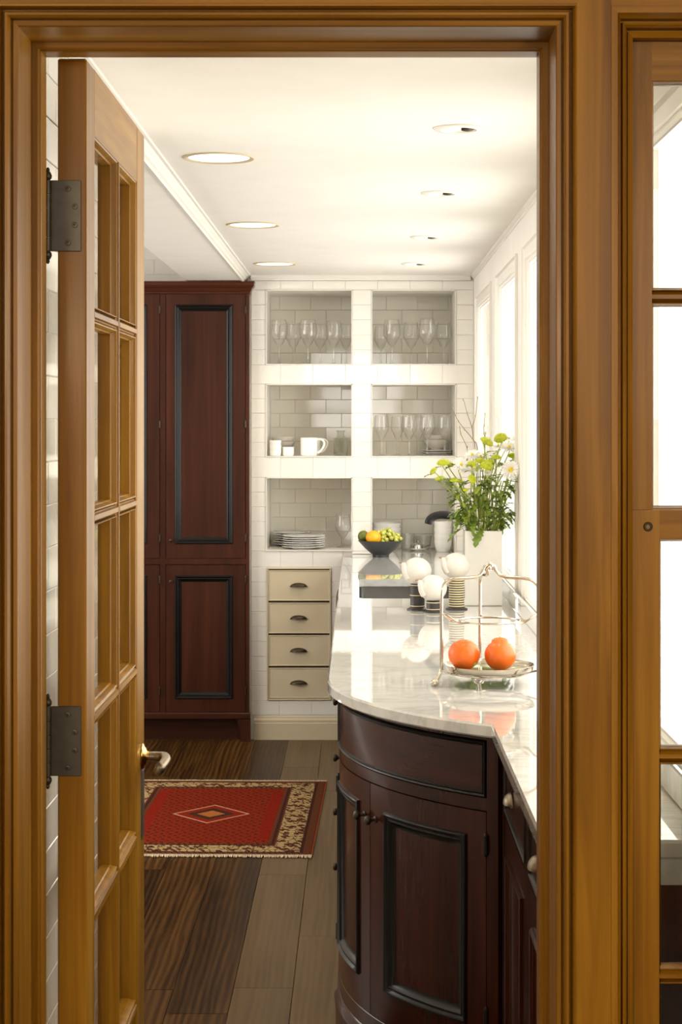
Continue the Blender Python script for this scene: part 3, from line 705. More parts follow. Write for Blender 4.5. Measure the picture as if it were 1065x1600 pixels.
# base cabinets along the aisle
XB_ = -.051
def mE(u, v, d): return Vector((XB_ - d, u, v))
units = [(4.603, 5.78, 'drawers', 'dark mahogany base cabinet with four drawers next to the bow-fronted end'), (5.782, 6.55, 'door', 'dark mahogany base cabinet between the drawers and the sink cabinet'), (6.552, 7.55, 'doors', 'dark mahogany base cabinet below the sink'), (7.552, 8.835, 'doors', 'dark mahogany base cabinet next to the tiled wall')]
for y0, y1, kd, nm in units:
    n = thing('base_cabinet', nm, 'cabinet', (.2, (y0 + y1) / 2, 0), 'base cabinets along the aisle')
    if 'sink' in nm and 'below' in nm:
        k = MB(); k.box(XB_ + .019, .52, y0, y1, .0, .60); k.box(XB_ + .019, -.025, y0, y1, .6, .884); k.box(.45, .52, y0, y1, .6, .884); k.build('carcass', 'mahogany_z', n)
    else: MB().box(XB_ + .019, .52, y0, y1, .0, .884).build('carcass', 'mahogany_z', n)
    m = MB(); m.slab(mE, y0, y0 + .035, .1, .884, -.019, 0); m.slab(mE, y1 - .035, y1, .1, .884, -.019, 0); m.slab(mE, y0 + .035, y1 - .035, .86, .884, -.019, -.0003); m.slab(mE, y0 + .035, y1 - .035, .1, .135, -.019, -.0003)
    m.build('face_frame', 'mahogany_z', n)
    if kd == 'drawers':
        for zc in (.778, .608, .444, .277):
            d = MB().slab(mE, y0 + .037, y1 - .037, zc - .140 if zc < .3 else zc - .079, zc + .079, -.019, -.001).build('drawer', 'mahogany_y', n)
            knob(mE, 5.45, zc - .061, d, 'bronze', .95)
    else:
        k = 1 if kd == 'door' else 2; wd_ = (y1 - y0 - .074) / k
        for j in range(k):
            a = y0 + .037 + j * wd_; b = a + wd_ - .002
            d = cab_door(mE, (a, b, .137, .858), (a + .06, b - .06, .20, .79), n, 'mahogany_z')
            if not (nm.endswith('wall')): knob(mE, (b - .03) if j == 0 else a + .03, .74, d, 'pewter', .8)
            elif j == 1:
                pt = bez([mE(8.27, .80, 0), mE(8.27, .80, .03), mE(8.27, .785, .045), mE(8.27, .735, .05), mE(8.27, .70, .045), mE(8.27, .69, .0)], 5)
                MB().tube(pt, .006, 10).build('pull_handle', 'bronze', d)
    MB().slab(mE, y0, y1, 0, .1, -.019, .006, 1, .005).build('plinth', 'mahogany_y', n)

# marble counter with a sink cut-out
CT = .915; CB = .885; CRm = .888
out = [(-.081, 8.852)]
out += [(CX - CRm * math.cos(math.radians(a)), CY - CRm * math.sin(math.radians(a))) for a in [54.0 * i / 36 for i in range(37)]]
out += [(.2845, 3.82), (.2845, 2.795), (.5645, 2.795), (.5645, 8.852)]
nx0, nx1 = NX[1][0] + .0045, NX[1][1] - .0045
out += [(nx1, 8.852), (nx1, YB + NB - .007), (nx0, YB + NB - .007), (nx0, 8.852)]
SKX0, SKX1, SKY0, SKY1 = .0, .40, 6.635, 7.45
hole = []
rr = .03
for cx_, cy_, a0 in ((SKX1 - rr, SKY1 - rr, 0), (SKX0 + rr, SKY1 - rr, 90), (SKX0 + rr, SKY0 + rr, 180), (SKX1 - rr, SKY0 + rr, 270)):
    for k in range(5):
        a = math.radians(a0 + 22.5 * k); hole.append((cx_ + rr * math.cos(a), cy_ + rr * math.sin(a)))
def offs(poly, d):
    n = len(poly); res = []
    for i in range(n):
        p0, p1, p2 = Vector(poly[i - 1]), Vector(poly[i]), Vector(poly[(i + 1) % n])
        e1 = (p1 - p0).normalized(); e2 = (p2 - p1).normalized(); n1 = Vector((-e1.y, e1.x)); n2 = Vector((-e2.y, e2.x))
        b = (n1 + n2); b = b / max(b.length_squared / 2, .3) if b.length > 1e-6 else n1
        res.append(tuple(p1 + b * d))
    return res
def counter_mesh(name, mat):
    me = bpy.data.meshes.new(name); bm = bmesh.new(); off = Vector((.2, 6.0, CB))
    inn = offs(out, .004); hin = offs(list(reversed(hole)), .0)
    area_s = sum(out[i - 1][0] * out[i][1] - out[i][0] * out[i - 1][1] for i in range(len(out)))
    sgn = 1 if area_s > 0 else -1
    inn = offs(out, .004 * sgn)
    levels = [(inn, CB), (out, CB + .004), (out, CT - .005), (inn, CT)]
    vr = []
    for pl_, z in levels: vr.append([bm.verts.new(Vector((x, y, z)) - off) for x, y in pl_])
    n = len(out)
    for a, b in zip(vr, vr[1:]):
        for i in range(n): bm.faces.new((a[i], a[(i + 1) % n], b[(i + 1) % n], b[i]))
    hv = [[bm.verts.new(Vector((x, y, z)) - off) for x, y in hole] for z in (CB, CT)]
    k = len(hole)
    for i in range(k): bm.faces.new((hv[0][i], hv[0][(i + 1) % k], hv[1][(i + 1) % k], hv[1][i]))
    bm.edges.ensure_lookup_table()
    for ring_, h in ((vr[0], hv[0]), (vr[3], hv[1])):
        ed = [bm.edges.get((ring_[i], ring_[(i + 1) % n])) for i in range(n)] + [bm.edges.get((h[i], h[(i + 1) % k])) for i in range(k)]
        bmesh.ops.triangle_fill(bm, use_beauty=True, use_dissolve=False, edges=ed)
    bmesh.ops.recalc_face_normals(bm, faces=bm.faces); bm.to_mesh(me); bm.free()
    me.materials.append(M[mat]); o = bpy.data.objects.new(name, me); COL.objects.link(o); o.location = off; WL[o] = off
    return o
ct = thing('countertop', 'polished white marble worktop with rounded end and sink opening', 'countertop', (.2, 6.0, CB))
o = counter_mesh('slab', 'marble'); o.parent = ct; o.location = (0, 0, 0); WL[o] = WL[ct]
MB().box(.30, .5645, 2.7965, 2.800, .845, CB).build('end_strip', 'marble', ct)
bs = MB().cbox(.540, XR - .013, 2.80, 8.85, CT + .0005, .974, .003).build('backsplash', 'marble'); tag(bs, 'low polished marble upstand along the window wall', 'backsplash')
# sink
sk = thing('sink', 'stainless steel sink sunk into the marble counter', 'sink', ((SKX0 + SKX1) / 2, (SKY0 + SKY1) / 2, .70))
g = offs(hole, -.004) if sum(hole[i - 1][0] * hole[i][1] - hole[i][0] * hole[i - 1][1] for i in range(len(hole))) > 0 else offs(hole, .004)
m = MB(); cxs, cys = (SKX0 + SKX1) / 2, (SKY0 + SKY1) / 2
def shr(p, f, a): return [(cxs + (x - cxs) * f, cys + (y - cys) * f, a) for x, y in p]
rg = [shr(g, 1.06, .8835), shr(g, 1.0, .8835), shr(g, .985, .74), shr(g, .93, .715), shr(g, .5, .710), shr(g, .12, .708)]
m.loft(rg, True, False, True); m.build('basin', 'steel', sk)
MB().lathe([(.0001, .700), (.03, .702), (.034, .7115), (.028, .713), (.020, .709), (.0001, .708)], (cxs, cys, 0), 20).build('drain', 'chrome', sk)
# faucet
fx, fy = .462, 6.90
fc = thing('faucet', 'black pull-out tap arching over the sink behind the flowers', 'faucet', (fx, fy, CT + .0005))
MB().lathe([(.0001, 0), (.028, 0), (.028, .004), (.022, .010), (.017, .020), (.0155, .16), (.018, .165), (.018, .19), (.013, .20), (.0001, .20)], (fx, fy, CT + .0005), 20).build('base_post', 'chrome', fc)
MB().tube(bez([(fx, fy, CT + .195), (fx - .002, fy, CT + .235), (fx - .035, fy, CT + .276), (fx - .08, fy, PZ(807, fy))], 8), .011, 12).build('neck', 'chrome', fc)
hp = bez([P(716, 808, fy), P(706, 806, fy), P(694, 804.5, fy), P(684, 805, fy), P(676, 808, fy), P(671, 813, fy), P(669.5, 819, fy)], 6)
n_ = len(hp); MB().tube(hp, [(.0115 + .0065 * min(1, i / 10)) * (1 if i < n_ - 4 else 1 - .12 * (i - n_ + 5) / 4) * (1 - .15 * math.sin(PI * i / n_)) for i in range(n_)], 16).build('spray_head', 'rubber', fc)
MB().lathe([(.0001, 0), (.007, 0), (.006, .02), (.005, .055), (.0075, .07), (.0001, .073)], (fx + .017, fy, CT + .178), 12, (.5, -.75, .35)).build('lever', 'chrome', fc)

# ------------------------------------------------------------------ rug
ra = math.radians(-1.25)
rg_ = thing('rug', 'red patterned woven rug with cream floral border and pale fringe', 'rug', (-.590, 7.14, 0)); 
off = WL[rg_]
m = MB(); nx_, ny_ = 14, 20
top = []
for j in range(ny_ + 1):
    for i in range(nx_ + 1):
        x = -RW / 2 + RW * i / nx_; y = -RL / 2 + RL * j / ny_
        z = .0075 + .0006 * math.sin(9 * x + 4 * y) + (-.003 if i in (0, nx_) or j in (0, ny_) else 0)
        top.append((off.x + x, off.y + y, z))
fs = [(j * (nx_ + 1) + i, j * (nx_ + 1) + i + 1, (j + 1) * (nx_ + 1) + i + 1, (j + 1) * (nx_ + 1) + i) for j in range(ny_) for i in range(nx_)]
m.add(top, fs, True)
per = [(i, 0) for i in range(nx_ + 1)] + [(nx_, j) for j in range(1, ny_ + 1)] + [(i, ny_) for i in range(nx_ - 1, -1, -1)] + [(0, j) for j in range(ny_ - 1, 0, -1)]
tp = [top[j * (nx_ + 1) + i] for i, j in per]
m.loft([tp, [(x, y, .0008) for x, y, z in tp]], True, False); m.build('woven_field', 'rug_weave', rg_)
for s_ in (-1, 1):
    m = MB()
    for k in range(150):
        x = off.x - RW / 2 + RW * (k + .5) / 150; y = off.y + s_ * RL / 2; l = random.uniform(.014, .026); dx = random.uniform(-.003, .003)
        m.tube([(x, y - s_ * .004, .006), (x + dx * .4, y + s_ * l * .5, .0055), (x + dx, y + s_ * l, .003)], [.0026, .0024, .0017], 5)
    fr = m.build('fringe', 'fringe', rg_); fr['kind'] = 'stuff'
rg_.rotation_euler = (0, 0, ra)

# ------------------------------------------------------------------ recessed ceiling lights
def spot(parent, loc, e, size=2.3):
    l = bpy.data.lights.new('lamp', 'SPOT'); l.energy = e; l.spot_size = size; l.spot_blend = .8; l.color = (1, .84, .62); l.shadow_soft_size = .06
    o = bpy.data.objects.new('lamp', l); COL.objects.link(o); o.parent = parent; o.location = Vector(loc) - WL[parent]
for i, (px, py) in enumerate(((342, 246), (395, 351), (429, 412))):
    y = (CEIL - EYE) * F / (VY - py); x = PX(px, y)
    t = thing('recessed_light', ['large glowing recessed ceiling light nearest the door', 'large glowing recessed ceiling light in the middle of the left row', 'large glowing recessed ceiling light nearest the tall cupboard'][i], 'ceiling light', (x, y, CEIL), 'large recessed lights')
    MB().lathe([(.099, 0), (.099, -.003), (.096, -.005), (.088, -.004), (.083, 0)], (x, y, CEIL), 40).build('trim_ring', 'cream', t)
    MB().lathe([(.0835, -.0010), (.06, -.0016), (.0001, -.002)], (x, y, CEIL), 40).build('lens', 'bulb', t)
    spot(t, (x, y, CEIL - .012), 13.0)
for i, (px, py) in enumerate(((716, 200), (688, 301), (665, 370), (648, 411.5))):
    y = (CEIL - EYE) * F / (VY - py); x = PX(px, y)
    t = thing('recessed_light', ['small swivel recessed ceiling light nearest the door', 'second small swivel recessed ceiling light from the door', 'third small swivel recessed ceiling light from the door', 'small swivel recessed ceiling light nearest the back wall'][i], 'ceiling light', (x, y, CEIL), 'small recessed lights')
    MB().lathe([(.062, 0), (.062, -.004), (.059, -.006), (.045, -.0065), (.042, -.001)], (x, y, CEIL), 32).build('trim_ring', 'paint', t)
    MB().lathe([(.042, -.001), (.0001, -.0012)], (x, y, CEIL), 32).build('reflector', 'paint', t)
    MB().ball((x + .022, y, CEIL - .0018), .018, 16, (1, 1, .38)).build('eyeball', 'bronze', t)
    MB().ball((x - .008, y, CEIL - .0018), .016, 16, (1, 1, .35)).build('bulb', 'bulb_small', t)
    spot(t, (x, y, CEIL - .012), 6.5)

# ------------------------------------------------------------------ glassware and crockery in the niches
def Yz(ci, ni): return (.9155 if (ci and ni == 2) else NZ[ni][0] + .0045)
def wine_glass(px, y, z, h, r, label, group, stem=.45, rim=.8, mat='stemware'):
    x = PX(px, y); b = h * (1 - stem)
    prof = [(.0001, .002), (r * .86, .0015), (r * .86, .0028), (r * .3, .005), (.006, .010), (.0038, .03), (.0036, h * stem - .02), (.006, h * stem - .008), (r * .35, h * stem + .002)]
    for k in range(1, 11):
        t = k / 10; prof.append((r * (math.sin(min(1, t / .42) * PI / 2) if t < .42 else 1 - (1 - rim) * ((t - .42) / .58) ** 1.6), h * stem + .002 + b * t * .98))
    prof[8:10] = [(r * .45, h * stem + .003)]
    e = prof[-1]; prof.append((e[0] - .0006, e[1] + .0008)); prof.append((e[0] - .0012, e[1]))
    g = MB().lathe(prof, (x, y, z), 28).build('wine_glass', mat, None, (x, y, z), 60)
    return tag(g, label, 'wine glass', group)
g1 = 'wine glasses in the upper left niche'; z = Yz(0, 0)
wine_glass(436, YB + .08, z, .222, .042, 'large wine glass at the left end of the upper left niche', g1)
wine_glass(481, YB + .08, z, .222, .044, 'large wine glass in the middle of the upper left niche, front row', g1)
wine_glass(521, YB + .09, z, .215, .041, 'large wine glass at the right of the upper left niche, front row', g1)
wine_glass(458, YB + .24, z, .215, .042, 'back row wine glass left of centre in the upper left niche', g1)
wine_glass(500, YB + .24, z, .215, .042, 'back row wine glass right of centre in the upper left niche', g1)
wine_glass(540, YB + .26, z, .215, .038, 'back row wine glass in the right corner of the upper left niche', g1)
g2 = 'wine glasses in the upper right niche'; z = Yz(1, 0)
wine_glass(612, YB + .08, z, .222, .043, 'wine glass front left in the upper right niche', g2)
wine_glass(667, YB + .07, z, .226, .042, 'wine glass with bright highlight, front right in the upper right niche', g2)
wine_glass(642, YB + .20, z, .215, .042, 'wine glass in the middle of the upper right niche, set back', g2)
wine_glass(595, YB + .25, z, .20, .036, 'back wine glass in the left corner of the upper right niche', g2)
wine_glass(693, YB + .22, z, .215, .040, 'wine glass at the right end of the upper right niche', g2)
g3 = 'wine glasses in the middle right niche'; z = Yz(1, 1)
wine_glass(596, YB + .09, z, .20, .036, 'wine glass at the left end of the middle right niche', g3, .45, .88)
wine_glass(639, YB + .07, z, .202, .038, 'second front wine glass from the left in the middle right niche', g3, .45, .88)
wine_glass(667, YB + .07, z, .202, .038, 'third front wine glass from the left in the middle right niche', g3, .45, .88)
wine_glass(694.5, YB + .08, z, .200, .036, 'front wine glass nearest the flowers in the middle right niche', g3, .45, .88)
wine_glass(621, YB + .22, z, .195, .034, 'back wine glass between the two left ones in the middle right niche', g3, .45, .88)
wine_glass(653, YB + .24, z, .195, .034, 'back wine glass in the centre of the middle right niche', g3, .45, .88)
wine_glass(535.5, YB + .22, Yz(0, 2), .165, .040, 'short-stemmed wine glass beside the plates in the lower left niche', None, .32, .85)
def plate(px, y, z, r, label, group):
    x = PX(px, y)
    p = [(.0001, .0), (r * .56, .0), (r * .58, .003), (r * .7, .006), (r, .0125), (r + .001, .0145), (r - .002, .0155), (r * .7, .009), (r * .55, .0055), (.0001, .0055)]
    return tag(MB().lathe(p, (x, y, z), 40).build('dinner_plate', 'porcelain', None, (x, y, z), 35), label, 'plate', group)
wd6 = ['bottom', 'second lowest', 'third lowest', 'third highest', 'second highest', 'top']
z0 = Yz(0, 2)
for k in range(6): plate(474, YB + .112, z0 + .0105 * k, .108 - .0008 * (k % 2), wd6[k] + ' white plate of the front stack in the lower left niche', 'plates in the front stack')
for k in range(6): plate(455, YB + .305, z0 + .0115 * k, .094, wd6[k] + ' white plate of the back stack in the lower left niche', 'plates in the back stack')
def vessel(name, prof, px, y, z, mat, label, cat, group=None, n=32, sharp=40):
    x = PX(px, y); return tag(MB().lathe(prof, (x, y, z), n).build(name, mat, None, (x, y, z), sharp), label, cat, group)
def bowlp(r, h, fr=.5, t=.003):
    return [(.0001, .0), (r * fr, 0), (r * fr, .004), (r * (fr + .25), h * .28), (r * .93, h * .68), (r, h), (r - t, h + .0005), (r * .93 - t, h * .68), (r * (fr + .22), h * .32), (r * .3, .009), (.0001, .008)]
def cupp(r, h, rb=.72, t=.0028):
    return [(.0001, 0), (r * rb, 0), (r * (rb + .06), .003), (r * .93, h * .5), (r, h), (r - t, h + .0004), (r * .93 - t, h * .5), (r * rb - t, .008), (.0001, .006)]
def mugp(r, h, t=.003): return [(.0001, 0), (r * .9, 0), (r * .95, .003), (r, .010), (r, h), (r - t, h + .0005), (r - t, .012), (.0001, .008)]
z1 = Yz(0, 1); yf = YB + .06
for k in range(3): vessel('espresso_cup', cupp(.031, .028, .86), 430, yf, z1 + .0245 * k, 'porcelain', ['bottom', 'middle', 'top'][k] + ' small white cup of the stack at the left of the middle left niche', 'cup', 'stacked small cups')
vessel('ramekin', mugp(.029, .043), 450, YB + .075, z1, 'porcelain', 'single small white ramekin beside the stacked cups', 'ramekin')
for k in range(3): vessel('bowl', bowlp(.058, .045, .45), 442, YB + .20, z1 + .024 * k, 'bisque', ['bottom', 'middle', 'top'][k] + ' cream bowl of the stack behind the small cups', 'bowl', 'cream bowls behind the cups')
def mug(px, y, z, r, h, label):
    x = PX(px, y); t = thing('mug', label, 'mug', (x, y, z), 'white mugs')
    MB().lathe(mugp(r, h), (x, y, z), 32).build('body', 'porcelain', t)
    MB().tube(bez([(x + r - .002, y, z + h * .90), (x + r + .016, y, z + h * .92), (x + r + .033, y, z + h * .76), (x + r + .030, y, z + h * .50), (x + r + .012, y, z + h * .24), (x + r - .002, y, z + h * .17)], 6), .0055, 10).build('handle', 'porcelain', t)
mug(482.5, YB + .075, z1, .0425, .090, 'white mug in front with its handle to the right'); mug(488, YB + .20, z1, .042, .088, 'white mug standing behind the front mug')
def facet(name, prof, px, y, z, label, cat, n=10):
    x = PX(px, y); return tag(MB().lathe(prof, (x, y, z), n, smooth=False).build(name, 'cut_glass', None, (x, y, z)), label, cat)
facet('tumbler', [(.0001, 0), (.030, 0), (.031, .010), (.0415, .088), (.0385, .0885), (.029, .014), (.0001, .012)], 533, YB + .08, z1, 'cut glass tumbler at the right of the middle left niche', 'glass')
facet('decanter', [(.0001, 0), (.034, 0), (.036, .02), (.034, .075), (.022, .092), (.016, .100), (.017, .118), (.022, .120), (.022, .126), (.0001, .128)], 532, YB + .22, z1, 'cut glass decanter behind the tumbler', 'decanter', 12)
z2 = Yz(1, 1)
for k in range(2): plate(681, YB + .30, z2 + .0115 * k, .085, ['lower', 'upper'][k] + ' cream plate under the bowls in the middle right niche', 'plates under the bowls')
for k in range(2): vessel('bowl', bowlp(.062, .05, .42), 681, YB + .30, z2 + .028 + .024 * k, 'bisque', ['lower', 'upper'][k] + ' cream bowl stacked behind the wine glasses', 'bowl', 'cream bowls behind the wine glasses')
z3 = .9155
for k in range(4): vessel('bowl', bowlp(.074, .072, .42), 604, YB + .25, z3 + .023 * k, 'porcelain', ['lowest', 'second lowest', 'second highest', 'top'][k] + ' white bowl of the stack behind the fruit bowl', 'bowl', 'white bowls behind the fruit')
for k in range(4): vessel('cup', cupp(.047, .060, .66), 692, YB + .17, z3 + .031 * k, 'porcelain', ['lowest', 'second lowest', 'second highest', 'top'][k] + ' white cup of the tall stack beside the tap', 'cup', 'tall stack of white cups')
vessel('glass_jar', [(.0001, 0), (.030, 0), (.034, .006), (.035, .07), (.036, .082), (.034, .083), (.033, .07), (.032, .008), (.0001, .006)], 637, YB + .30, z3, 'stemware', 'clear glass jar between the fruit bowl and the butter dish', 'jar')
vessel('glass_bowl', bowlp(.045, .07, .6), 661, YB + .345, z3, 'stemware', 'small clear glass bowl behind the silver butter dish', 'bowl')
bd = thing('butter_dish', 'white saucer with a small silver dome in the lower right niche', 'butter dish', (PX(653, 9.11), 9.11, z3)); b0 = WL[bd]
MB().lathe([(.0001, 0), (.026, 0), (.028, .003), (.042, .008), (.044, .010), (.042, .0115), (.026, .006), (.0001, .006)], b0, 32).build('saucer', 'porcelain', bd)
MB().lathe([(.0275, .008), (.0275, .018), (.0255, .027), (.0205, .035), (.0125, .0405), (.004, .042), (.002, .044), (.0035, .047), (.0025, .050), (.0001, .051)], b0, 28).build('dome', 'chrome', bd)

# ------------------------------------------------------------------ fruit bowl
by = 8.70; bxx = PX(594.6, by); zb = CT + .0005
vessel('fruit_bowl', [(.0001, .0), (.040, .0), (.041, .010), (.046, .014), (.078, .042), (.108, .0745), (.1105, .0785), (.108, .0795), (.074, .047), (.040, .018), (.0001, .015)], 594.6, by, zb, 'bowl_black', 'matte black flared bowl holding fruit on the counter', 'bowl', None, 48)
def fruit(name, c, r, sq, mat, label, cat, stemm=None):
    t = thing(name, label, cat, (c.x, c.y, c.z - r)); MB().ball(c, r, 20, sq).build('flesh', mat, t)
    MB().lathe([(.0001, .003), (.004, .0025), (.005, 0), (.002, -.002)], (c.x + r * .2, c.y - r * .1, c.z + r * sq[2] * .965), 8).build('stem_end', stemm or 'stem', t); return t
fruit('orange_fruit', P(583, 840, by - .058), .037, (1, 1, .93), 'orange_far', 'bright yellow-orange citrus at the front of the black bowl', 'fruit')
fruit('avocado', P(567.5, 838.5, by + .005), .029, (.95, 1.2, 1.02), 'avocado', 'dark green rough avocado at the left of the black bowl', 'fruit')
gr = thing('grape_bunch', 'bunch of green grapes heaped in the black bowl', 'grapes', (bxx + .02, by, zb + .06))
random.seed(3); pts = []
tries = 0
while len(pts) < 64 and tries < 8000:
    tries += 1
    a = random.uniform(0, 2 * PI); rad = .078 * math.sqrt(random.random()); u = random.random()
    x = bxx + .026 + rad * math.cos(a); y = by + .022 + .8 * rad * math.sin(a); top_ = zb + .080 + .052 * (1 - (rad / .08) ** 2)
    zc = top_ - u * .03
    p = Vector((x, y, zc))
    if (Vector((x - bxx, y - by)).length > .085 and zc < zb + .085): continue
    if (p - P(583, 840, by - .058)).length < .047 or (p - P(567.5, 838.5, by + .005)).length < .042: continue
    if all((p - q_).length > .0165 for q_ in pts): pts.append(p)
gm = None
for p in pts:
    if gm is None:
        o = MB().ball((0, 0, 0), .0108, 12, (1, 1, 1.12)).build('grape', 'grape', None, (0, 0, 0)); gm = o.data; bpy.data.objects.remove(o)
    o = bpy.data.objects.new('grape', gm); COL.objects.link(o); o.parent = gr; o.location = p - WL[gr]; o.rotation_euler = (random.uniform(-.6, .6), random.uniform(-.6, .6), 0)
MB().tube(bez([(bxx + .02, by + .02, zb + .10), (bxx + .03, by + .02, zb + .128), (bxx + .05, by + .015, zb + .140)], 5), .0022, 6).build('stalk', 'stem', gr)

# ------------------------------------------------------------------ bird figurines
def bird(px, y, bh, br, rb, rings, label, sy=1.0):
    x = PX(px, y); z = CT + .0005
    t = thing('bird_figurine', label, 'figurine', (x, y, z), 'white bird figurines')
    MB().lathe([(.0001, 0), (rb * 1.45, 0), (rb * 1.45, .003), (rb * 1.15, .006), (rb, .009), (rb, bh), (.0001, bh)], (x, y, z), 32).build('pedestal', 'band_black', t)
    for a, b in rings:
        MB().lathe([(rb * .98, a), (rb * 1.035, a + .0006), (rb * 1.035, b - .0006), (rb * .98, b)], (x, y, z), 32).build('stripe', 'band_cream', t)
    c = Vector((x - .002, y, z + bh + br * .93))
    MB().ball(c, br, 28, (1.02, .95, .96)).build('body', 'bisque', t)
    nk = bez([c + Vector((-br * .60, -br * .42, -br * .45)), c + Vector((-br * .80, -br * .44, -br * .12)), c + Vector((-br * .88, -br * .42, br * .20)), c + Vector((-br * .95, -br * .40, br * .46)), c + Vector((-br * 1.06, -br * .39, br * .60))], 6)
    n = len(nk); MB().tube(nk, [.0142 - .0070 * (i / (n - 1)) for i in range(n)], 14).build('neck', 'bisque', t)
    bk = [nk[-1] + Vector((.006, -.001, -.002)), nk[-1] + Vector((0, -.001, .0005)), nk[-1] + Vector((-.012, -.002, .001))]
    MB().tube(bk, [.0066, .0056, .0012], 10).build('beak', 'beak', t)
bird(652, 6.24, .088, .0495, .0255, [(.012, .015), (.049, .052), (.084, .087)], 'white round bird figurine on a tall black pedestal with three pale bands')
bird(677, 6.157, .038, .0475, .0245, [(.009, .012), (.032, .035)], 'white round bird figurine on the shortest black pedestal, in front')
bird(713, 6.25, .108, .0475, .0265, [(.010 + .0083 * k, .0148 + .0083 * k) for k in range(12)], 'white round bird figurine on a pedestal with many thin cream and black rings')

# ------------------------------------------------------------------ silver stand with two oranges
sx, sy_ = .324, 4.46; zc = CT + .0005
st = thing('fruit_stand', 'silver wire fruit stand with looped handle and glass tray on the counter', 'stand', (sx, sy_, zc))
RL_ = .128; angs = (195, 345, 97)
def pol(a, r, z): return Vector((sx + r * math.cos(math.radians(a)), sy_ + r * math.sin(math.radians(a)), zc + z))
for a in angs:
    leg = bez([pol(a, RL_ + .012, .012), pol(a, RL_ + .006, .022), pol(a, RL_ - .001, .036), pol(a, RL_ - .003, .06), pol(a, RL_ - .003, .14), pol(a, RL_ - .003, .222), pol(a, RL_ - .007, .246), pol(a, RL_ - .022, .261), pol(a, RL_ - .045, .2655), pol(a, .052, .2665), pol(a, .030, .270), pol(a, .018, .281), pol(a, .012, .293), pol(a, .005, .297)], 5)
    l = MB().tube(leg, .0042, 10).build('leg', 'silver', st)
    fo = MB(); c = pol(a, RL_ + .014, .0085)
    fo.ball(c, .0085, 14, (1.25, 1.1, 1)); fo.ball(pol(a, RL_ + .020, .009), .0055, 10); fo.ball(pol(a + 3, RL_ + .012, .013), .0055, 10); fo.ball(pol(a - 3, RL_ + .012, .013), .0055, 10)
    fo.build('paw_foot', 'silver', l)
k = MB()
for i in range(8): k.ball(Vector((sx, sy_, zc + .290)) + Vector((.007 * math.cos(i * PI / 4), .006 * math.sin(i * PI / 4), .006 * math.sin(i * 2.1))), .006, 10)
k.ball((sx, sy_, zc + .299), .006, 10); k.build('finial', 'silver', st)
cir = [Vector((sx + .075 * math.cos(2 * PI * i / 48), sy_ + .075 * math.sin(2 * PI * i / 48), zc + .158)) for i in range(49)]
MB().tube(cir, .0026, 8, False).build('upper_ring', 'silver', st)
MB().tube([pol(97, RL_ - .004, .158), pol(97, .075, .158)], .0026, 8).build('ring_bracket', 'silver', st)
for a in angs[:2]:
    for s_ in (-1, 1):
        MB().tube(bez([pol(a, RL_ - .004, .176), pol(a + s_ * 4, RL_ - .010, .177), pol(a + s_ * 10, RL_ - .022, .168), pol(a + s_ * 16, RL_ - .036, .158), pol(a + s_ * 30, .076, .158)], 5), .0026, 8).build('ring_bracket', 'silver', st)
TR = .112
MB().lathe([(.0001, .0335), (TR - .012, .0335), (TR - .004, .038), (TR, .0475), (TR + .0015, .050), (TR - .001, .0505), (TR - .006, .043), (TR - .014, .0385), (.0001, .0385)], (sx, sy_, zc), 56).build('tray', 'silver', st)
MB().lathe([(TR - .014, .0386), (.06, .0394), (.0001, .0396)], (sx, sy_, zc), 48).build('tray_inset', 'tray_glass', st)
for a in angs:
    MB().tube(bez([pol(a, RL_ - .002, .04), pol(a + 9, RL_ - .014, .034), pol(a + 20, TR - .02, .029), pol(a + 60, TR - .014, .029), pol(a + 100, TR - .02, .029), pol(a + 111, RL_ - .014, .034), pol(a + 120, RL_ - .002, .04)], 6), .0026, 8).build('tray_support', 'silver', st)
def big_orange(px, py, y, r, label, nub):
    c = P(px, py, y); c.z = zc + .0396 + r * .955
    t = thing('orange_fruit', label, 'orange', (c.x, c.y, c.z - r * .955), 'oranges on the stand')
    m = MB(); rings = []
    N1, N2 = 22, 32
    for i in range(N1 + 1):
        a = -PI / 2 + PI * i / N1; z_ = math.sin(a); rr_ = max(math.cos(a), 1e-4)
        bump = 0
        if nub and z_ > .84: bump = .17 * ((z_ - .84) / .16) ** .8
        if not nub and z_ < -.9: bump = -.04
        ring = []
        for k in range(N2):
            w_ = 1 + .012 * math.sin(3 * k * 2 * PI / N2 + i * .2)
            q = Vector((rr_ * math.cos(2 * PI * k / N2) * w_, rr_ * math.sin(2 * PI * k / N2) * w_, z_ * .955 + bump)) * r
            if nub and z_ > .84: q.x *= 1.0 + .6 * (z_ - .84) / .16
            ring.append(c + q)
        rings.append(ring)
    m.loft(rings, True, False, True); m.build('peel', 'orange', t)
    if nub: MB().lathe([(.0001, .002), (.003, .0015), (.0035, 0)], c + Vector((0, 0, r * 1.12)), 8).build('stem_end', 'stem', t)
    else: MB().lathe([(.0001, .002), (.0045, .0015), (.0055, -.002)], c + Vector((r * .62, -r * .52, -r * .52)), 10, (.62, -.52, -.55)).build('stem_end', 'stem', t)
big_orange(724.7, 1021, 4.43, .0396, 'smooth round orange at the left of the silver stand', False)
big_orange(781, 1021, 4.42, .0392, 'orange with a knobbly top at the right of the silver stand', True)

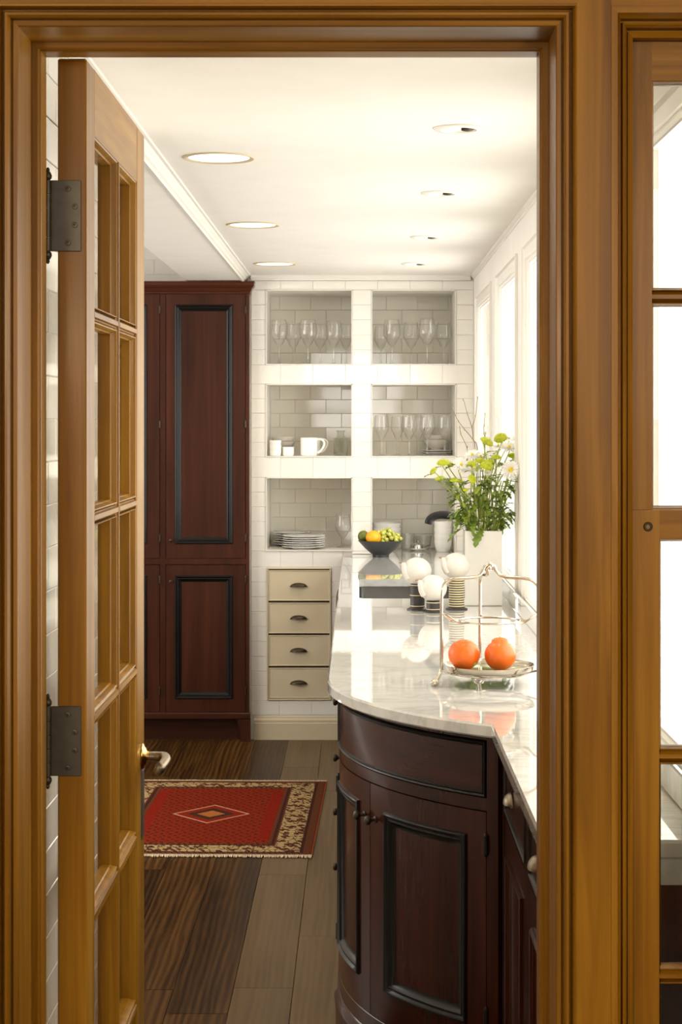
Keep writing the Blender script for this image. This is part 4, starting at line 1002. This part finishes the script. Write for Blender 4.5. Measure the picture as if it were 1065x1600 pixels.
# ------------------------------------------------------------------ vase of flowers
vy0 = 6.36; VW = .132; vx0 = PX(726, vy0); vz = CT + .0005; VH = .266
va = MB(); vb = .006
def rq(i, z): return [(vx0 + i, vy0 + i, z), (vx0 + VW - i, vy0 + i, z), (vx0 + VW - i, vy0 + VW - i, z), (vx0 + i, vy0 + VW - i, z)]
va.loft([rq(.003, vz), rq(0, vz + .003), rq(0, vz + VH - .002), rq(.002, vz + VH), rq(.005, vz + VH), rq(.007, vz + VH - .002), rq(.007, vz + .012)], True, True)
tag(va.build('vase', 'porcelain'), 'tall square white ceramic vase filled with flowers', 'vase')
VC = Vector((vx0 + VW / 2, vy0 + VW / 2, vz))
def leaf_mesh(m, base, d, ln, wd, curl):
    d = Vector(d).normalized(); side_ = d.cross(Vector((0, 0, 1)))
    if side_.length < .05: side_ = Vector((1, 0, 0))
    side_.normalize(); up = side_.cross(d)
    prof = [0, .35, .25, .8, .5, 1.0, .6, .85, .45, .5, 0]
    L_, R_, C_ = [], [], []
    for i, w_ in enumerate(prof):
        t = i / (len(prof) - 1); fwd = .10 * ln * (w_ > .6)
        c = base + d * ln * t - Vector((0, 0, 1)) * curl * ln * t * t
        C_.append(c); L_.append(c + side_ * wd * w_ + up * wd * .18 * w_ + d * fwd); R_.append(c - side_ * wd * w_ + up * wd * .18 * w_ + d * fwd)
    n = len(prof)
    m.add(C_ + L_, [(i, i + 1, n + i + 1, n + i) for i in range(n - 1)]); m.add(C_ + R_, [(i, i + 1, n + i + 1, n + i) for i in range(n - 1)])
def petal(m, c, ax_, ang, r0, r1, wd, lift, drop=0):
    q = Vector((0, 0, 1)).rotation_difference(ax_)
    ca, sa = math.cos(ang), math.sin(ang); pts = []
    for t, w_, h in ((0, .45, 0), (.35, .9, .5), (.75, 1.0, .9), (1.0, .45, 1.0)):
        r = r0 + (r1 - r0) * t; z = lift * h - drop * t * t
        for s_ in (-1, 1): pts.append(c + q @ Vector((r * ca - s_ * wd * w_ * sa, r * sa + s_ * wd * w_ * ca, z)))
    m.add(pts, [(2 * i, 2 * i + 1, 2 * i + 3, 2 * i + 2) for i in range(3)], True)
def flower(kind, px, py, wpx, y, ax_, label, group, nl=3, leafmat=None):
    hd = P(px, py, y); ax_ = Vector(ax_).normalized(); r = wpx * y / F / 2 * (1.22 if kind == 'green_chrysanthemum' else 1.3)
    mouth = VC + Vector((random.uniform(-.042, .042), random.uniform(-.042, .042), VH + .002))
    mouth.x += .30 * max(-.14, min(.14, hd.x - VC.x)); mouth.x = max(vx0 + .014, min(vx0 + VW - .014, mouth.x))
    low = Vector((VC.x - .35 * (mouth.x - VC.x), VC.y - .5 * (mouth.y - VC.y), vz + .06))
    hb = hd - ax_ * r * .22; mid = mouth.lerp(hb, .55) + Vector((-.10 * (hb.x - mouth.x), -.1 * (hb.y - mouth.y), .012))
    path = bez([low, mouth, mid, hb - ax_ * r * .5, hb], 5)
    t = thing(kind, label, 'flower', low, group)
    MB().tube(path, [.0027 - .0006 * i / len(path) for i in range(len(path))], 6).build('stem', 'stem', t)
    m = MB()
    if kind == 'green_chrysanthemum':
        q = Vector((0, 0, 1)).rotation_difference(ax_)
        m.lathe([(.0001, -r * .30), (r * .55, -r * .22), (r * .90, -.02 * r), (r * .86, r * .18), (r * .5, r * .42), (.0001, r * .50)], hd, 16, ax_)
        for ring_, n, r0, r1, lf in ((0, 18, .55, 1.02, .12), (1, 15, .4, .86, .36), (2, 11, .2, .62, .55), (3, 7, .02, .36, .66)):
            for k_ in range(n): petal(m, hd - ax_ * r * .06, ax_, 2 * PI * (k_ + .5 * ring_ + random.uniform(-.2, .2)) / n, r * r0, r * r1, r * .115, r * lf, r * .10)
        m.build('bloom', 'mum', t)
    else:
        for ring_, n, r1, lf, dp in ((0, 20, 1.0, .10, .16), (1, 18, .92, .22, .10), (2, 14, .78, .34, .04)):
            for k_ in range(n): petal(m, hd, ax_, 2 * PI * (k_ + .5 * ring_ + random.uniform(-.2, .2)) / n, r * .14, r * r1 * random.uniform(.92, 1.04), r * .088, r * lf, r * dp)
        bl = m.build('bloom', 'petal', t)
        fc_ = 1.0 if (lab_face := ('facing' in label)) else .62
        MB().lathe([(r * .24 * fc_, .02 * r), (r * .23 * fc_, .15 * r), (r * .14 * fc_, .24 * r), (.0001, .26 * r)], hd, 14, ax_).build('flower_centre', 'pollen', bl)
    for k_ in range(nl):
        f_ = random.uniform(.35, .78); p = path[int(len(path) * f_)]
        if p.z < vz + VH: p = path[int(len(path) * .45)]
        if p.z < vz + VH - .01: continue
        a = random.uniform(0, 2 * PI); m = MB()
        leaf_mesh(m, p, (math.cos(a), math.sin(a) * .8, random.uniform(-.1, .9)), random.uniform(.035, .065), random.uniform(.011, .018), random.uniform(.1, .6))
        m.build('leaf', leafmat or random.choice(('leaf', 'leaf', 'leaf_light')), t)
random.seed(21)
def Z6(x, y): return 660 + x / 5.917, 660 + y / 5.917
greens = [(190, 375, 105, 6.37, (-.1, -.35, .9), 'broad green chrysanthemum at the upper left of the bouquet'), (100, 452, 78, 6.36, (-.7, -.2, .6), 'tilted green chrysanthemum leaning out at the far left'),
          (458, 385, 85, 6.34, (0, -.4, .9), 'green chrysanthemum left of the small centre cluster'), (535, 357, 85, 6.40, (0, -.4, .9), 'green chrysanthemum at the back of the centre cluster'), (590, 402, 105, 6.33, (.1, -.6, .8), 'largest green chrysanthemum at the front centre'), (592, 180, 120, 6.42, (.45, -.35, .8), 'green chrysanthemum at the top centre, tilted to the right'),
          (720, 145, 110, 6.43, (-.3, -.6, .7), 'highest green chrysanthemum beside the white blooms'), (678, 326, 85, 6.40, (0, -.2, .95), 'green chrysanthemum just below the high right blooms'), (622, 366, 80, 6.38, (.1, -.3, .9), 'green chrysanthemum at the right of the centre cluster'), (460, 525, 78, 6.32, (.5, -.7, .4), 'small green chrysanthemum turned sideways in the middle of the stems'),
          (292, 537, 75, 6.35, (-.1, -.2, .95), 'green chrysanthemum low on the left, left one of a touching pair'), (342, 547, 65, 6.38, (.1, -.2, .95), 'green chrysanthemum low on the left, right one of a touching pair'), (165, 525, 95, 6.46, (-.1, -.1, 1), 'green chrysanthemum lowest on the far left, behind the tilted one'), (250, 388, 75, 6.43, (.2, -.2, .95), 'green chrysanthemum just right of the broad upper left bloom'), (838, 312, 95, 6.47, (.1, .3, .9), 'green chrysanthemum half hidden under the white blooms at the right'), (398, 625, 48, 6.33, (0, -.4, .9), 'tiny yellow-green bud low among the stems'), (888, 545, 75, 6.45, (.5, -.2, .8), 'green chrysanthemum at the right edge of the bouquet')]
for gx, gy, gw, y, axv, lab in greens:
    px, py = Z6(gx, gy); flower('green_chrysanthemum', px, py, gw / 5.917, y, axv, lab or 'lime green button chrysanthemum in the vase', 'green chrysanthemums', 3)
whites = [(355, 392, 130, 6.38, (.4, -.7, .4), 'white daisy on the left of the bouquet, turned right'), (460, 300, 125, 6.44, (-.2, -.4, .85), 'white daisy above the centre cluster, left of a pair'), (535, 315, 115, 6.47, (.1, -.4, .9), 'white daisy above the centre cluster, right of a pair'), (800, 235, 150, 6.42, (.1, -.4, .85), 'broad white daisy between the highest green bloom and the window'), (905, 155, 165, 6.45, (.2, -.5, .8), 'highest white daisy at the far right of the bouquet'),
          (930, 325, 150, 6.46, (.35, -.6, .6), 'white daisy farthest right, against the bright window'), (815, 440, 150, 6.33, (-.1, -.9, .35), 'white daisy with yellow centre facing the camera at the right'), (470, 428, 105, 6.39, (-.1, -.5, .8), 'white daisy tucked under the green centre cluster'), (790, 150, 120, 6.49, (0, -.2, .95), 'white daisy behind the highest green bloom'), (700, 215, 110, 6.50, (0, -.3, .9), 'white daisy at the back, between the two topmost green blooms'), (600, 468, 60, 6.35, (0, -.6, .7), 'small white daisy below the largest green bloom')]
for gx, gy, gw, y, axv, lab in whites:
    px, py = Z6(gx, gy); flower('white_daisy', px, py, gw / 5.917, y, axv, lab or 'white daisy chrysanthemum massed at the top of the bouquet', 'white daisies', 3)
# leafy foliage stems that fill the mouth of the vase
for k in range(22):
    a = 2 * PI * k / 22 + random.uniform(-.15, .15); mouth = VC + Vector((.045 * math.cos(a), .045 * math.sin(a), VH + .002)); low = VC + Vector((-.02 * math.cos(a), -.02 * math.sin(a), .05))
    tip = VC + Vector((.10 * math.cos(a), .075 * math.sin(a), VH + random.uniform(.05, .23)))
    path = bez([low, mouth, mouth.lerp(tip, .5) + Vector((0, 0, .01)), tip], 6)
    t = thing('foliage_stem', 'leafy green stem spreading among the flower stems in the vase', 'foliage', low, 'foliage stems in the vase')
    MB().tube(path, .0022, 6).build('stem', 'stem', t)
    for j in range(9):
        p = path[min(len(path) - 1, int(len(path) * (.40 + .07 * j)))]; b = a + random.uniform(-1.6, 1.6); m = MB()
        leaf_mesh(m, p, (math.cos(b), math.sin(b), random.uniform(-.2, .7)), random.uniform(.035, .065), random.uniform(.010, .017), random.uniform(.2, .8))
        m.build('leaf', random.choice(('leaf', 'leaf', 'leaf_light')), t)
for (a, b, lab) in (((-.40, -.75, -.3), .075, 'drooping lobed leaf stem hanging over the front of the vase'), ((-.95, -.3, -.25), .07, 'lobed leaf stem hanging over the left edge of the vase')):
    s0 = VC + Vector((.35 * a[0] * .13 + .02, -.062, VH + .003)) if a[1] < -.5 else VC + Vector((-.055, -.03, VH + .006))
    t = thing('foliage_stem', lab, 'foliage', s0 - Vector((0, -.02, .1)), 'hanging leaf stems')
    MB().tube(bez([s0 - Vector((0, -.02, .1)), s0 + Vector((0, .004, -.005)), s0 + Vector((a[0] * .01, a[1] * .012, .004))], 4), .0015, 6).build('stem', 'stem', t)
    m = MB(); leaf_mesh(m, s0 + Vector((a[0] * .008, a[1] * .010, .004)), a, b, .022, .5); m.build('leaf', 'leaf', t)
def Z1(x, y): return 640 + x / 4.445, 600 + y / 4.445
for main, twigs, lab in (([(455, 470), (440, 380), (430, 300), (400, 210), (375, 115)], [[(430, 300), (455, 230), (470, 95)]], 'bare twig with two forked tips standing highest above the flowers'),
                         ([(470, 480), (440, 390), (385, 320), (340, 262), (295, 175)], [[(345, 290), (355, 350), (395, 440), (402, 530)]], 'bare twig leaning left in front of the niche'),
                         ([(522, 430), (516, 350), (514, 295), (522, 215)], [[(515, 370), (530, 340)]], 'short budding twig in front of the farthest window')):
    y = 6.46; w0 = [P(*Z1(*q_), y) for q_ in main]; low = VC + Vector((.0, .03, .06)); mouth = VC + Vector((-.01, .03, VH))
    t = thing('twig', lab, 'twig', low, 'bare twigs in the vase')
    path = bez([low, mouth] + w0, 5); MB().tube(path, [.0021 - .0013 * i / len(path) for i in range(len(path))], 6).build('stem', 'twig', t)
    allp = w0[1:]
    for tw in twigs:
        q_ = [P(*Z1(*e_), y) for e_ in tw]; MB().tube(bez(q_, 5), .0011, 6).build('side_shoot', 'twig', t); allp += q_[1:]
    for p in allp:
        MB().ball(p + Vector((random.uniform(-.003, .003), 0, random.uniform(0, .004))), .0034, 8, (.7, .7, 1.5)).build('bud', 'bud', t)
